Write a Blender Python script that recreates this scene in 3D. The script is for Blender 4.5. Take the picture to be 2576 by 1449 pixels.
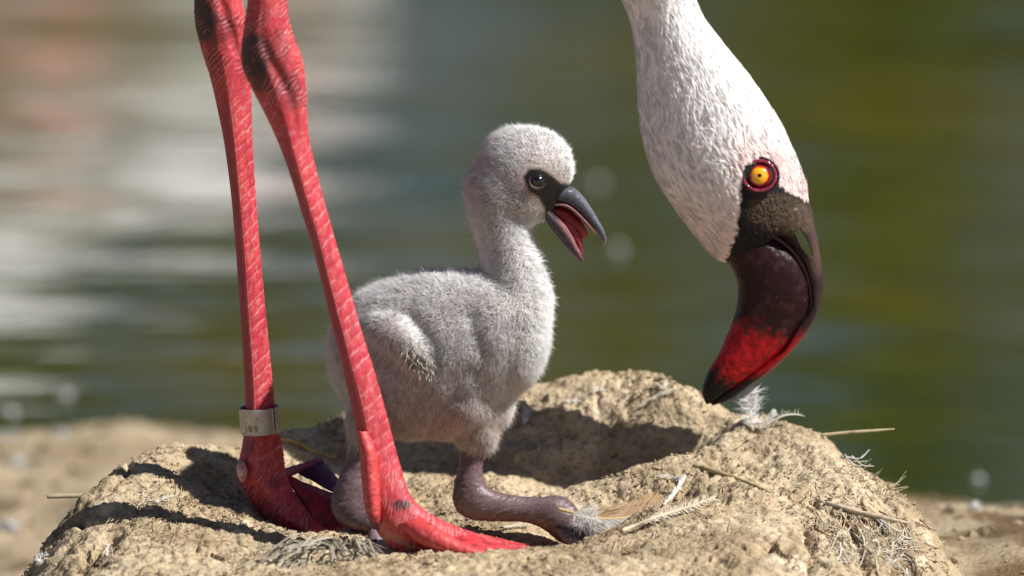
import bpy, math, random
import numpy as np
from mathutils import Vector, Matrix

# ------------------------------------------------------------------ scene, camera, sky, sun
for o in list(bpy.data.objects):
    bpy.data.objects.remove(o)
SC = bpy.context.scene
COL = SC.collection
random.seed(7)
RNG = np.random.default_rng(7)

ELEV = math.radians(10.0)          # the camera looks down by this much
DIST = 6.0                         # camera to the birds, metres
FRAME_W = 0.48                     # width of the picture at the birds, metres
cam_d = bpy.data.cameras.new('camera')
cam = bpy.data.objects.new('camera', cam_d)
COL.objects.link(cam)
cam.location = (0, -DIST * math.cos(ELEV), DIST * math.sin(ELEV))
cam.rotation_euler = (math.pi / 2 - ELEV, 0, 0)
cam_d.sensor_width = 36.0
cam_d.lens = 36.0 * DIST / FRAME_W
cam_d.clip_start = 0.1
cam_d.clip_end = 2000
cam_d.dof.use_dof = True
cam_d.dof.focus_distance = DIST + 0.0
cam_d.dof.aperture_fstop = 7.0
SC.camera = cam

SUN_EL = math.radians(46.0)
SUN_AZ = math.radians(21.0)        # from the right, this far round towards the camera
sun_dir = np.array([math.cos(SUN_AZ) * math.cos(SUN_EL), -math.sin(SUN_AZ) * math.cos(SUN_EL), math.sin(SUN_EL)])
world = bpy.data.worlds.new('World')
SC.world = world
world.use_nodes = True
wn = world.node_tree.nodes
sky = wn.new('ShaderNodeTexSky')
sky.sky_type = 'NISHITA'
sky.sun_disc = False
sky.sun_elevation = SUN_EL
sky.sun_rotation = math.radians(90) + SUN_AZ
sky.air_density = 0.6
sky.dust_density = 0.2
wn['Background'].inputs['Strength'].default_value = 0.05
world.node_tree.links.new(sky.outputs[0], wn['Background'].inputs['Color'])

sun_d = bpy.data.lights.new('sun', 'SUN')
sun_d.energy = 5.0
sun_d.angle = math.radians(0.53)
sun_d.color = (1.0, 0.97, 0.93)
sun = bpy.data.objects.new('sun', sun_d)
COL.objects.link(sun)
sun.rotation_euler = Vector(sun_dir).to_track_quat('Z', 'Y').to_euler()

SC.view_settings.view_transform = 'Standard'
SC.view_settings.look = 'None'
SC.view_settings.exposure = 0.5
SC.view_settings.gamma = 1.0
SC.view_settings.use_curve_mapping = False
SC.render.engine = 'CYCLES'
SC.cycles.use_denoising = True
SC.cycles.max_bounces = 8
SC.cycles.diffuse_bounces = 3
SC.cycles.transparent_max_bounces = 8

# ------------------------------------------------------------------ pixels to places
PXW, PXH = 2576.0, 1449.0
KPX = FRAME_W / PXW
CF = np.array([0, math.cos(ELEV), -math.sin(ELEV)])
CR = np.array([1.0, 0, 0])
CU = np.array([0, math.sin(ELEV), math.cos(ELEV)])
CPOS = np.array(cam.location)


def P(px, py, Y):
    """point on the line of sight of a pixel at world depth Y"""
    px = np.asarray(px, float); py = np.asarray(py, float); Y = np.asarray(Y, float)
    px, py, Y = np.broadcast_arrays(px, py, Y)
    d = CF * DIST + (px[..., None] - PXW / 2) * KPX * CR + (PXH / 2 - py[..., None]) * KPX * CU
    t = (Y - CPOS[1]) / d[..., 1]
    return CPOS + d * t[..., None]


def PZ(px, py, z):
    """point on the line of sight of a pixel at world height z"""
    d = CF * DIST + (px - PXW / 2) * KPX * CR + (PXH / 2 - py) * KPX * CU
    t = (z - CPOS[2]) / d[2]
    return CPOS + d * t


def proj(V):
    q = np.asarray(V) - CPOS
    dep = q @ CF
    return PXW / 2 + (q @ CR) / dep * DIST / KPX, PXH / 2 - (q @ CU) / dep * DIST / KPX


# ------------------------------------------------------------------ noise
_perm = np.random.default_rng(3).permutation(256)
_perm = np.concatenate([_perm, _perm, _perm])
_grad = np.random.default_rng(5).normal(size=(256, 3))
_grad /= np.linalg.norm(_grad, axis=1)[:, None]


def pnoise(p):
    p = np.asarray(p, float)
    i = np.floor(p).astype(int)
    f = p - i
    i = i & 255
    u = f * f * f * (f * (f * 6 - 15) + 10)
    out = 0
    for dx in (0, 1):
        for dy in (0, 1):
            for dz in (0, 1):
                h = _perm[_perm[_perm[i[..., 0] + dx & 255] + i[..., 1] + dy & 255] + i[..., 2] + dz & 255]
                g = _grad[h]
                dd = g[..., 0] * (f[..., 0] - dx) + g[..., 1] * (f[..., 1] - dy) + g[..., 2] * (f[..., 2] - dz)
                w = (u[..., 0] if dx else 1 - u[..., 0]) * (u[..., 1] if dy else 1 - u[..., 1]) * (u[..., 2] if dz else 1 - u[..., 2])
                out = out + w * dd
    return out * 1.6


def fbm(p, oct=4, gain=0.5):
    a, s, o = 1.0, 1.0, 0
    for k in range(oct):
        o = o + a * pnoise(np.asarray(p) * s + 17.3 * k)
        a *= gain; s *= 2.03
    return o


def sstep(a, b, x):
    t = np.clip((np.asarray(x, float) - a) / (b - a), 0, 1)
    return t * t * (3 - 2 * t)


def mix(a, b, t):
    t = np.asarray(t)[..., None]
    return np.asarray(a) * (1 - t) + np.asarray(b) * t


def in_poly(px, py, poly):
    """signed distance (pixels, negative inside) to a polygon"""
    poly = np.asarray(poly, float)
    ins = np.zeros(px.shape, bool); dist = np.full(px.shape, 1e9)
    n = len(poly)
    for a in range(n):
        x0, y0 = poly[a]; x1, y1 = poly[(a + 1) % n]
        c = ((y0 > py) != (y1 > py)) & (px < (x1 - x0) * (py - y0) / ((y1 - y0) + 1e-12) + x0)
        ins ^= c
        t = np.clip(((px - x0) * (x1 - x0) + (py - y0) * (y1 - y0)) / ((x1 - x0) ** 2 + (y1 - y0) ** 2), 0, 1)
        dist = np.minimum(dist, np.hypot(px - x0 - t * (x1 - x0), py - y0 - t * (y1 - y0)))
    return np.where(ins, -dist, dist)


# ------------------------------------------------------------------ mesh helpers
def mesh_np(name, V, quads=None, tris=None, smooth=True, col=None, mask=None, normals=None, matidx=None):
    me = bpy.data.meshes.new(name)
    V = np.ascontiguousarray(V, np.float32)
    quads = np.zeros((0, 4), int) if quads is None else np.asarray(quads)
    tris = np.zeros((0, 3), int) if tris is None else np.asarray(tris)
    nq, nt = len(quads), len(tris)
    me.vertices.add(len(V))
    me.vertices.foreach_set('co', V.ravel())
    me.loops.add(nq * 4 + nt * 3)
    me.loops.foreach_set('vertex_index', np.concatenate([quads.ravel(), tris.ravel()]).astype(np.int32))
    me.polygons.add(nq + nt)
    st = np.concatenate([np.arange(nq) * 4, nq * 4 + np.arange(nt) * 3]).astype(np.int32)
    me.polygons.foreach_set('loop_start', st)
    me.polygons.foreach_set('use_smooth', np.full(nq + nt, bool(smooth)))
    if matidx is not None:
        me.polygons.foreach_set('material_index', np.asarray(matidx, np.int32))
    me.update(calc_edges=True)
    for nm, arr in (('Col', col), ('Mask', mask)):
        if arr is not None:
            arr = np.asarray(arr, np.float32)
            if arr.ndim == 1:
                arr = np.broadcast_to(arr, (len(V), len(arr)))
            a = me.attributes.new(nm, 'FLOAT_COLOR', 'POINT')
            full = np.ones((len(V), 4), np.float32)
            full[:, :3] = np.clip(arr[:, :3], 0, 3)
            a.data.foreach_set('color', full.ravel())
    if normals is not None:
        me.normals_split_custom_set_from_vertices(np.asarray(normals, np.float32).tolist())
    return me


def obj(name, me, mat=None, parent=None, **props):
    o = bpy.data.objects.new(name, me)
    COL.objects.link(o)
    if me is not None and mat is not None:
        for m in (mat if isinstance(mat, (list, tuple)) else [mat]):
            me.materials.append(m)
    if parent is not None:
        o.parent = parent
        o.matrix_parent_inverse = Matrix.Translation(-Vector(parent.location))
    for k, v in props.items():
        o[k] = v
    return o


def thing(name, loc, label, category, group=None):
    o = bpy.data.objects.new(name, None)
    COL.objects.link(o)
    o.location = [float(c) for c in loc]
    o.empty_display_size = 0.02
    o['label'] = label
    o['category'] = category
    if group:
        o['group'] = group
    return o


class Geo:
    """collects shapes into one mesh"""
    def __init__(s):
        s.V, s.Q, s.T, s.C, s.M, s.mi, s.mt, s.n = [], [], [], [], [], [], [], 0

    def add(s, V, quads=None, tris=None, col=None, mask=None, mat=0):
        V = np.asarray(V, float)
        quads = np.zeros((0, 4), int) if quads is None else np.asarray(quads)
        tris = np.zeros((0, 3), int) if tris is None else np.asarray(tris)
        s.V.append(V); s.Q.append(quads + s.n); s.T.append(tris + s.n)
        c = np.ones((len(V), 3)) * 0.5 if col is None else np.broadcast_to(np.asarray(col, float), (len(V), 3))
        m = np.zeros((len(V), 3)) if mask is None else np.broadcast_to(np.asarray(mask, float), (len(V), 3))
        s.C.append(c); s.M.append(m)
        s.mi.append(np.full(len(quads), mat)); s.mt.append(np.full(len(tris), mat))
        s.n += len(V)

    def mesh(s, name, smooth=True):
        return mesh_np(name, np.concatenate(s.V), np.concatenate(s.Q), np.concatenate(s.T), smooth,
                       np.concatenate(s.C), np.concatenate(s.M), matidx=np.concatenate(s.mi + s.mt))


def crom(pts, t):
    """Catmull-Rom through pts (k,d), t in 0..k-1"""
    pts = np.asarray(pts, float)
    k = len(pts)
    ext = np.vstack([2 * pts[0] - pts[1], pts, 2 * pts[-1] - pts[-2]])
    i = np.clip(np.floor(t).astype(int), 0, k - 2)
    f = (t - i)[:, None]
    p0, p1, p2, p3 = ext[i], ext[i + 1], ext[i + 2], ext[i + 3]
    return 0.5 * (2 * p1 + (p2 - p0) * f + (2 * p0 - 5 * p1 + 4 * p2 - p3) * f ** 2 + (3 * p1 - p0 - 3 * p2 + p3) * f ** 3)


def resample(pts, n, dens=24):
    pts = np.asarray(pts, float)
    t = np.linspace(0, len(pts) - 1, (len(pts) - 1) * dens + 1)
    c = crom(pts, t)
    s = np.concatenate([[0], np.cumsum(np.linalg.norm(np.diff(c[:, :2], axis=0), axis=1))])
    u = np.linspace(0, s[-1], n)
    return np.stack([np.interp(u, s, c[:, j]) for j in range(c.shape[1])], 1)


def grid_faces(n, m, closed=True):
    i = np.arange(n - 1)[:, None] * m
    if closed:
        j = np.arange(m); j2 = (j + 1) % m
    else:
        j = np.arange(m - 1); j2 = j + 1
    a = i + j; b = i + j2; c = i + m + j2; d = i + m + j
    return np.stack([a, b, c, d], -1).reshape(-1, 4)


def loft(st, n, m, power=2.0, caps=True):
    """st rows: Lx, Ly, Rx, Ry (pixels), Y, half depth (m).  Rings lie in the plane of L-R and the line of sight."""
    st = np.asarray(st, float)
    t = np.linspace(0, len(st) - 1, (len(st) - 1) * 30 + 1)
    c = crom(st, t)
    mid = np.stack([(c[:, 0] + c[:, 2]) / 2, (c[:, 1] + c[:, 3]) / 2], 1)
    s = np.concatenate([[0], np.cumsum(np.linalg.norm(np.diff(mid, axis=0), axis=1))])
    u = np.linspace(0, s[-1], n)
    c = np.stack([np.interp(u, s, c[:, j]) for j in range(6)], 1)
    A = P(c[:, 0], c[:, 1], c[:, 4]); B = P(c[:, 2], c[:, 3], c[:, 4])
    C = (A + B) / 2; H = (B - A) / 2
    th = math.pi / 2 + 2 * math.pi * np.arange(m) / m
    e = 2.0 / power
    cs = np.sign(np.cos(th)) * np.abs(np.cos(th)) ** e
    sn = np.sign(np.sin(th)) * np.abs(np.sin(th)) ** e
    V = C[:, None, :] + H[:, None, :] * cs[None, :, None] + CF[None, None, :] * (np.maximum(c[:, 5], 1e-4)[:, None] * sn[None, :])[..., None]
    # CF points away from the camera, so sin > 0 is the far side and the seam lies there
    Q = grid_faces(n, m)
    sl = u * KPX
    info = dict(s=np.repeat(sl, m), th=np.tile(th, n), n=n, m=m, C=C)
    V = V.reshape(-1, 3)
    T = None
    if caps:
        V = np.vstack([V, C[0], C[-1]])
        j = np.arange(m); j2 = (j + 1) % m
        a0, a1 = n * m, n * m + 1
        T = np.vstack([np.stack([np.full(m, a0), j2, j], 1), np.stack([np.full(m, a1), (n - 1) * m + j, (n - 1) * m + j2], 1)])
        info['s'] = np.concatenate([info['s'], [0, sl[-1]]]); info['th'] = np.concatenate([info['th'], [0, 0]])
    return V, Q, T, info


def pairs(Lp, Rp, k, Y, D):
    """two outlines -> loft stations; Y and D are lists of (t, value)"""
    a = resample(Lp, k); b = resample(Rp, k)
    t = np.linspace(0, 1, k)
    y = np.interp(t, *zip(*Y)); d = np.interp(t, *zip(*D))
    return np.column_stack([a, b, y, d])


def vnormals(V, Q=None, T=None):
    N = np.zeros_like(V)
    if Q is not None and len(Q):
        fn = np.cross(V[Q[:, 2]] - V[Q[:, 0]], V[Q[:, 3]] - V[Q[:, 1]])
        for k in range(4):
            np.add.at(N, Q[:, k], fn)
    if T is not None and len(T):
        fn = np.cross(V[T[:, 1]] - V[T[:, 0]], V[T[:, 2]] - V[T[:, 0]])
        for k in range(3):
            np.add.at(N, T[:, k], fn)
    return N / (np.linalg.norm(N, axis=1)[:, None] + 1e-20)


def outward(V, Q, T=None):
    """flip the winding if the closed shape is inside out"""
    c = V.mean(0)
    vol = np.einsum('ij,ij->i', V[Q[:, 0]] - c, np.cross(V[Q[:, 1]] - c, V[Q[:, 2]] - c)).sum()
    if vol < 0:
        Q = Q[:, ::-1]
        T = T[:, ::-1] if T is not None else None
    return Q, T


def tube(path, rad, m=8, caps=True):
    path = np.asarray(path, float)
    n = len(path)
    rad = np.broadcast_to(np.asarray(rad, float), (n,))
    tan = np.gradient(path, axis=0)
    tan /= np.linalg.norm(tan, axis=1)[:, None] + 1e-12
    ref = np.array([0, 1.0, 0]) if abs(tan[0][1]) < 0.9 else np.array([1.0, 0, 0])
    U = np.cross(tan, ref); U /= np.linalg.norm(U, axis=1)[:, None] + 1e-12
    W = np.cross(tan, U)
    th = 2 * math.pi * np.arange(m) / m
    V = path[:, None] + rad[:, None, None] * (np.cos(th)[None, :, None] * U[:, None] + np.sin(th)[None, :, None] * W[:, None])
    V = V.reshape(-1, 3)
    Q = grid_faces(n, m)
    T = None
    if caps:
        V = np.vstack([V, path[0], path[-1]])
        j = np.arange(m); j2 = (j + 1) % m
        T = np.vstack([np.stack([np.full(m, n * m), j2, j], 1), np.stack([np.full(m, n * m + 1), (n - 1) * m + j, (n - 1) * m + j2], 1)])
    Q, T = outward(V, Q, T)
    return V, Q, T


def ellipsoid(c, r, n=24, m=32):
    ph = np.linspace(0, math.pi, n)[1:-1]
    th = 2 * math.pi * np.arange(m) / m
    V = np.stack([np.sin(ph)[:, None] * np.cos(th), np.sin(ph)[:, None] * np.sin(th), np.cos(ph)[:, None] * np.ones(m)], -1).reshape(-1, 3)
    V = np.vstack([V, [0, 0, 1], [0, 0, -1]]) * np.asarray(r) + np.asarray(c)
    k = n - 2
    Q = grid_faces(k, m)
    j = np.arange(m); j2 = (j + 1) % m
    T = np.vstack([np.stack([np.full(m, k * m), j, j2], 1), np.stack([np.full(m, k * m + 1), (k - 1) * m + j2, (k - 1) * m + j], 1)])
    return V, *outward(V, Q, T)


# ------------------------------------------------------------------ materials
def material(name):
    m = bpy.data.materials.new(name)
    m.use_nodes = True
    nt = m.node_tree
    return m, nt, nt.nodes['Principled BSDF'], nt.nodes['Material Output']


def nd(nt, typ, **kw):
    n = nt.nodes.new(typ)
    for k, v in kw.items():
        if k in n.inputs.keys():
            n.inputs[k].default_value = v
        else:
            setattr(n, k, v)
    return n


def lk(nt, a, b):
    nt.links.new(a, b)


def ramp(nt, stops, fac=None):
    r = nt.nodes.new('ShaderNodeValToRGB')
    e = r.color_ramp.elements
    while len(e) < len(stops):
        e.new(0.5)
    for i, (p, c) in enumerate(stops):
        e[i].position = p
        e[i].color = (*c, 1) if len(c) == 3 else c
    if fac is not None:
        lk(nt, fac, r.inputs[0])
    return r


def mixrgb(nt, typ, fac, a, b):
    n = nt.nodes.new('ShaderNodeMix')
    n.data_type = 'RGBA'
    n.blend_type = typ
    for sock, v in ((n.inputs[0], fac), (n.inputs[6], a), (n.inputs[7], b)):
        if hasattr(v, 'links'):
            lk(nt, v, sock)
        else:
            sock.default_value = v if not isinstance(v, tuple) or len(v) == 4 else (*v, 1)
    return n.outputs[2]


def vcol_material(name, rough=0.6, noise_scale=900.0, noise_amt=0.25, bump=0.15, bump_scale=None, spec=0.5, coat=0.0, sss=0.0, dist=0.0004):
    m, nt, bs, out = material(name)
    at = nd(nt, 'ShaderNodeAttribute', attribute_name='Col')
    geo = nd(nt, 'ShaderNodeTexCoord')
    nz = nd(nt, 'ShaderNodeTexNoise', Scale=noise_scale, Detail=4.0, Roughness=0.6)
    lk(nt, geo.outputs['Object'], nz.inputs['Vector'])
    rp = ramp(nt, [(0.25, (1 - noise_amt,) * 3), (0.75, (1 + noise_amt * 0.6,) * 3)], nz.outputs[0])
    c = mixrgb(nt, 'MULTIPLY', 1.0, at.outputs['Color'], rp.outputs[0])
    lk(nt, c, bs.inputs['Base Color'])
    bs.inputs['Roughness'].default_value = rough
    bs.inputs['Specular IOR Level'].default_value = spec
    bs.inputs['Coat Weight'].default_value = coat
    bs.inputs['Coat Roughness'].default_value = 0.2
    if sss:
        bs.inputs['Subsurface Weight'].default_value = sss
        bs.inputs['Subsurface Radius'].default_value = (1, 0.3, 0.2)
        bs.inputs['Subsurface Scale'].default_value = 0.003
    if bump:
        nb = nd(nt, 'ShaderNodeTexNoise', Scale=bump_scale or noise_scale, Detail=3.0, Roughness=0.6)
        lk(nt, geo.outputs['Object'], nb.inputs['Vector'])
        b = nd(nt, 'ShaderNodeBump', Strength=bump, Distance=dist)
        lk(nt, nb.outputs[0], b.inputs['Height'])
        lk(nt, b.outputs[0], bs.inputs['Normal'])
    return m


def soil_material(name, dark=1.0):
    m, nt, bs, out = material(name)
    tc = nd(nt, 'ShaderNodeTexCoord')
    n1 = nd(nt, 'ShaderNodeTexNoise', Scale=22.0, Detail=5.0, Roughness=0.6)
    n2 = nd(nt, 'ShaderNodeTexNoise', Scale=260.0, Detail=4.0, Roughness=0.65)
    n3 = nd(nt, 'ShaderNodeTexNoise', Scale=900.0, Detail=3.0, Roughness=0.7)
    v = nd(nt, 'ShaderNodeTexVoronoi', Scale=520.0)
    for q in (n1, n2, n3, v):
        lk(nt, tc.outputs['Object'], q.inputs['Vector'])
    base = ramp(nt, [(0.3, (0.33 * dark, 0.245 * dark, 0.150 * dark)), (0.5, (0.455 * dark, 0.360 * dark, 0.235 * dark)), (0.72, (0.55 * dark, 0.455 * dark, 0.32 * dark))], n1.outputs[0])
    g = ramp(nt, [(0.30, (0.45, 0.42, 0.38)), (0.46, (0.95, 0.95, 0.95)), (0.62, (1.08, 1.07, 1.03)), (0.78, (1.35, 1.3, 1.2))], n2.outputs[0])
    c = mixrgb(nt, 'MULTIPLY', 1.0, base.outputs[0], g.outputs[0])
    g3 = ramp(nt, [(0.3, (0.6, 0.58, 0.55)), (0.5, (1, 1, 1)), (0.72, (1.25, 1.22, 1.15))], n3.outputs[0])
    c = mixrgb(nt, 'MULTIPLY', 0.8, c, g3.outputs[0])
    # painted-in wear kept in vertex colour (white streaks, darker damp patches)
    at = nd(nt, 'ShaderNodeAttribute', attribute_name='Col')
    c = mixrgb(nt, 'MULTIPLY', 1.0, c, at.outputs['Color'])
    lk(nt, c, bs.inputs['Base Color'])
    bs.inputs['Roughness'].default_value = 0.95
    bs.inputs['Specular IOR Level'].default_value = 0.15
    b1 = nd(nt, 'ShaderNodeBump', Strength=0.9, Distance=0.0012)
    lk(nt, n2.outputs[0], b1.inputs['Height'])
    b2 = nd(nt, 'ShaderNodeBump', Strength=0.8, Distance=0.0005)
    lk(nt, n3.outputs[0], b2.inputs['Height'])
    lk(nt, b1.outputs[0], b2.inputs['Normal'])
    b3 = nd(nt, 'ShaderNodeBump', Strength=0.5, Distance=0.0008)
    lk(nt, v.outputs['Distance'], b3.inputs['Height'])
    lk(nt, b2.outputs[0], b3.inputs['Normal'])
    lk(nt, b3.outputs[0], bs.inputs['Normal'])
    return m


def fibre_material(name, transl=0.3, rough=0.8, amt=0.2):
    """thin feathers, down, straw: diffuse with light passing through"""
    m, nt, bs, out = material(name)
    at = nd(nt, 'ShaderNodeAttribute', attribute_name='Col')
    d = nd(nt, 'ShaderNodeBsdfDiffuse', Roughness=0.6)
    t = nd(nt, 'ShaderNodeBsdfTranslucent')
    g = nd(nt, 'ShaderNodeBsdfGlossy', Roughness=0.45)
    g.inputs['Color'].default_value = (1, 1, 1, 1)
    mx = nd(nt, 'ShaderNodeMixShader')
    mx.inputs[0].default_value = transl
    mg = nd(nt, 'ShaderNodeMixShader')
    mg.inputs[0].default_value = 0.03
    lk(nt, at.outputs['Color'], d.inputs['Color'])
    lk(nt, at.outputs['Color'], t.inputs['Color'])
    lk(nt, d.outputs[0], mx.inputs[1]); lk(nt, t.outputs[0], mx.inputs[2])
    lk(nt, mx.outputs[0], mg.inputs[1]); lk(nt, g.outputs[0], mg.inputs[2])
    lk(nt, mg.outputs[0], out.inputs['Surface'])
    nt.nodes.remove(bs)
    return m


M_SOIL = soil_material('dry_mud')
M_GROUND = soil_material('shore_mud', 0.78)
M_PLUME = vcol_material('plumage', rough=0.85, noise_scale=700, noise_amt=0.10, bump=0.35, bump_scale=900, spec=0.2, sss=0.15, dist=0.0005)
M_SKIN = vcol_material('leg_skin', rough=0.45, noise_scale=800, noise_amt=0.28, bump=0.7, bump_scale=1300, spec=0.4, dist=0.0003)
M_BILL = vcol_material('bill_horn', rough=0.34, noise_scale=600, noise_amt=0.45, bump=0.6, bump_scale=800, spec=0.22, dist=0.0003)
M_EYE = vcol_material('eye_wet', rough=0.12, noise_scale=1800, noise_amt=0.12, bump=0.0, spec=0.6, coat=0.6)
M_FIBRE = fibre_material('feather_barbs', 0.18)
M_DOWN = fibre_material('chick_down', 0.12)
M_STRAW = fibre_material('dry_straw', 0.12)
M_CHICKSKIN = vcol_material('chick_skin', rough=0.38, noise_scale=900, noise_amt=0.4, bump=0.9, bump_scale=1000, spec=0.4, sss=0.0, dist=0.0003)

# ------------------------------------------------------------------ the setting: shore, pond
WATER_Z = -0.255


def ground_height(x, y):
    left = sstep(0.12, -0.12, x)
    # the shore falls gently to the water line and on under the water
    g_left = np.interp(y, [-2, 0.3, 0.75, 0.95, 1.3, 3, 14, 26, 30, 40, 80], [-0.20, -0.205, -0.232, -0.2535, -0.285, -0.45, -0.6, -0.5, -0.1, 0.35, 0.6])
    g_right = np.interp(y, [-2, -0.1, 0.12, 0.3, 0.55, 0.77, 1.2, 3, 14, 26, 30, 40, 80], [-0.19, -0.15, -0.142, -0.165, -0.215, -0.2535, -0.285, -0.45, -0.6, -0.5, -0.1, 0.35, 0.6])
    h = g_left * left + g_right * (1 - left)
    p = np.stack([x * 5, y * 5, np.zeros_like(x)], -1)
    near = sstep(1.25, 0.95, y) * sstep(4, 1.5, np.abs(x))
    h = h + near * 0.006 * fbm(p + 3.1, 3) + near * 0.0040 * fbm(p * 7 + 9, 3)
    h = h + near * 0.012 * np.exp(-(((x + 0.225) / 0.06) ** 2 + ((y - 0.90) / 0.07) ** 2))      # low mud hump by the water
    return h


def axis_coords(segs):
    out = [segs[0][0]]
    for a, b, step in segs:
        n = max(1, int(round((b - a) / step)))
        out += list(np.linspace(a, b, n + 1)[1:])
    return np.array(out)


gx = axis_coords([(-400, -40, 60), (-40, -4, 4), (-4, -0.6, 0.2), (-0.6, 0.6, 0.006), (0.6, 4, 0.2), (4, 40, 4), (40, 400, 60)])
gy = axis_coords([(-60, -6, 9), (-6, -0.4, 0.35), (-0.4, 1.3, 0.006), (1.3, 6, 0.3), (6, 60, 3), (60, 600, 60)])
GX, GY = np.meshgrid(gx, gy)
GZ = ground_height(GX, GY)
GV = np.stack([GX, GY, GZ], -1).reshape(-1, 3)
gq = grid_faces(len(gy), len(gx), closed=False)
gcol = np.ones((len(GV), 3))
spot = fbm(np.stack([GV[:, 0] * 14, GV[:, 1] * 9, np.zeros(len(GV))], -1) + 40, 3)
gcol = mix(gcol, np.array([0.42, 0.36, 0.30]), sstep(0.22, 0.5, spot))
wet = sstep(0.012, 0.0, GV[:, 2] - WATER_Z)
gcol = mix(gcol, np.array([0.5, 0.42, 0.3]), wet)
ground = obj('ground', mesh_np('ground', GV, gq, col=gcol), M_GROUND, kind='structure',
             label='pale dry mud shore running down to the pond', category='ground')


def water_material():
    m, nt, bs, out = material('pond_water')
    tc = nd(nt, 'ShaderNodeTexCoord')
    bs.inputs['Base Color'].default_value = (0.062, 0.060, 0.011, 1)
    bs.inputs['Roughness'].default_value = 0.03
    bs.inputs['IOR'].default_value = 1.6
    cl = nd(nt, 'ShaderNodeTexNoise', Scale=2.2, Detail=3.0)
    mp0 = nd(nt, 'ShaderNodeMapping'); mp0.inputs['Scale'].default_value = (1.0, 0.7, 1.0)
    lk(nt, tc.outputs['Object'], mp0.inputs['Vector']); lk(nt, mp0.outputs[0], cl.inputs['Vector'])
    cr = ramp(nt, [(0.38, (0.030, 0.038, 0.002)), (0.62, (0.072, 0.060, 0.003))], cl.outputs[0])
    lk(nt, cr.outputs[0], bs.inputs['Base Color'])
    hs = None
    for sx, sy, sc, dist, stren in ((0.6, 1.3, 3.0, 0.0022, 1.0), (0.35, 1.2, 7.5, 0.0017, 1.0), (0.4, 2.0, 34.0, 0.00020, 1.0)):
        mp = nd(nt, 'ShaderNodeMapping')
        mp.inputs['Scale'].default_value = (sx, sy, 1)
        mp.inputs['Rotation'].default_value = (0, 0, 0.18)
        n = nd(nt, 'ShaderNodeTexNoise', Scale=sc, Detail=1.5, Roughness=0.45)
        lk(nt, tc.outputs['Object'], mp.inputs['Vector'])
        lk(nt, mp.outputs[0], n.inputs['Vector'])
        b = nd(nt, 'ShaderNodeBump', Strength=stren, Distance=dist)
        lk(nt, n.outputs[0], b.inputs['Height'])
        if hs is not None:
            lk(nt, hs, b.inputs['Normal'])
        hs = b.outputs[0]
    lk(nt, hs, bs.inputs['Normal'])
    return m


wx = axis_coords([(-200, 200, 20)]); wy = axis_coords([(0.6, 31, 2.0)])
WX, WY = np.meshgrid(wx, wy)
obj('water', mesh_np('water', np.stack([WX, WY, np.full_like(WX, WATER_Z)], -1).reshape(-1, 3), grid_faces(len(wy), len(wx), closed=False)),
    water_material(), kind='structure', label='rippled olive green pond water behind the nest', category='water')

# ------------------------------------------------------------------ the mud nest mound
ctrl_px = [
    # bowl floor under the feet
    (640, 1290, 0.0), (860, 1358, -0.01), (760, 1348, -0.01), (985, 1394, -0.07), (1200, 1391, -0.065), (1400, 1391, -0.06),
    (880, 1330, -0.03), (1200, 1312, 0.01), (1420, 1370, 0.0), (1560, 1356, 0.0), (1330, 1322, 0.01),
    (1000, 1205, 0.090), (1100, 1188, 0.098), (720, 1150, 0.112), (800, 1145, 0.120), (870, 1140, 0.124), (1250, 1225, 0.075), (1400, 1275, 0.075), (1550, 1240, 0.082), (1700, 1185, 0.080), (1800, 1110, 0.080), (1400, 1232, 0.045), (850, 1215, 0.092), (740, 1205, 0.085),
    # back wall and back rim
    (1250, 1095, 0.116), (1500, 1060, 0.112), (1720, 1045, 0.098), (1310, 985, 0.14), (1500, 938, 0.136), (1640, 946, 0.124), (1740, 992, 0.108), (1850, 1052, 0.092),
    (720, 1085, 0.13), (800, 1073, 0.14), (870, 1058, 0.14), (950, 1040, 0.145), (1150, 1010, 0.145),
    # left rim and plateau
    (430, 1122, 0.075), (560, 1135, 0.09), (660, 1128, 0.11), (350, 1152, 0.06), (500, 1200, 0.03), (400, 1250, -0.01), (600, 1275, 0.008),
    (300, 1300, -0.03), (520, 1320, -0.04), (690, 1368, -0.06), (600, 1420, -0.10), (285, 1195, 0.05), (200, 1280, 0.03), (130, 1350, 0.01), (75, 1430, -0.01),
    # near rim and the face below it
    (850, 1402, -0.09), (1000, 1396, -0.095), (1200, 1394, -0.10), (1400, 1384, -0.09), (1550, 1358, -0.075), (1700, 1335, -0.07),
    (300, 1455, -0.12), (700, 1460, -0.14), (1200, 1460, -0.15), (1700, 1412, -0.12), (1700, 1470, -0.155),
    # right side
    (1700, 1148, 0.052), (1550, 1196, 0.046), (1850, 1076, 0.070), (1700, 1212, 0.03), (1620, 1290, -0.03), (1900, 1140, 0.05), (2000, 1076, 0.07),
    (1850, 1250, -0.01), (2000, 1250, -0.01), (2060, 1098, 0.06), (2150, 1168, 0.045), (2240, 1235, 0.035), (2300, 1285, 0.025), (2370, 1370, 0.01), (2412, 1449, -0.01),
    (1900, 1340, -0.07), (2100, 1300, -0.03), (2200, 1350, -0.05), (2000, 1430, -0.125), (2250, 1449, -0.09),
]
ctrl = [P(*c) for c in ctrl_px]
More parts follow.
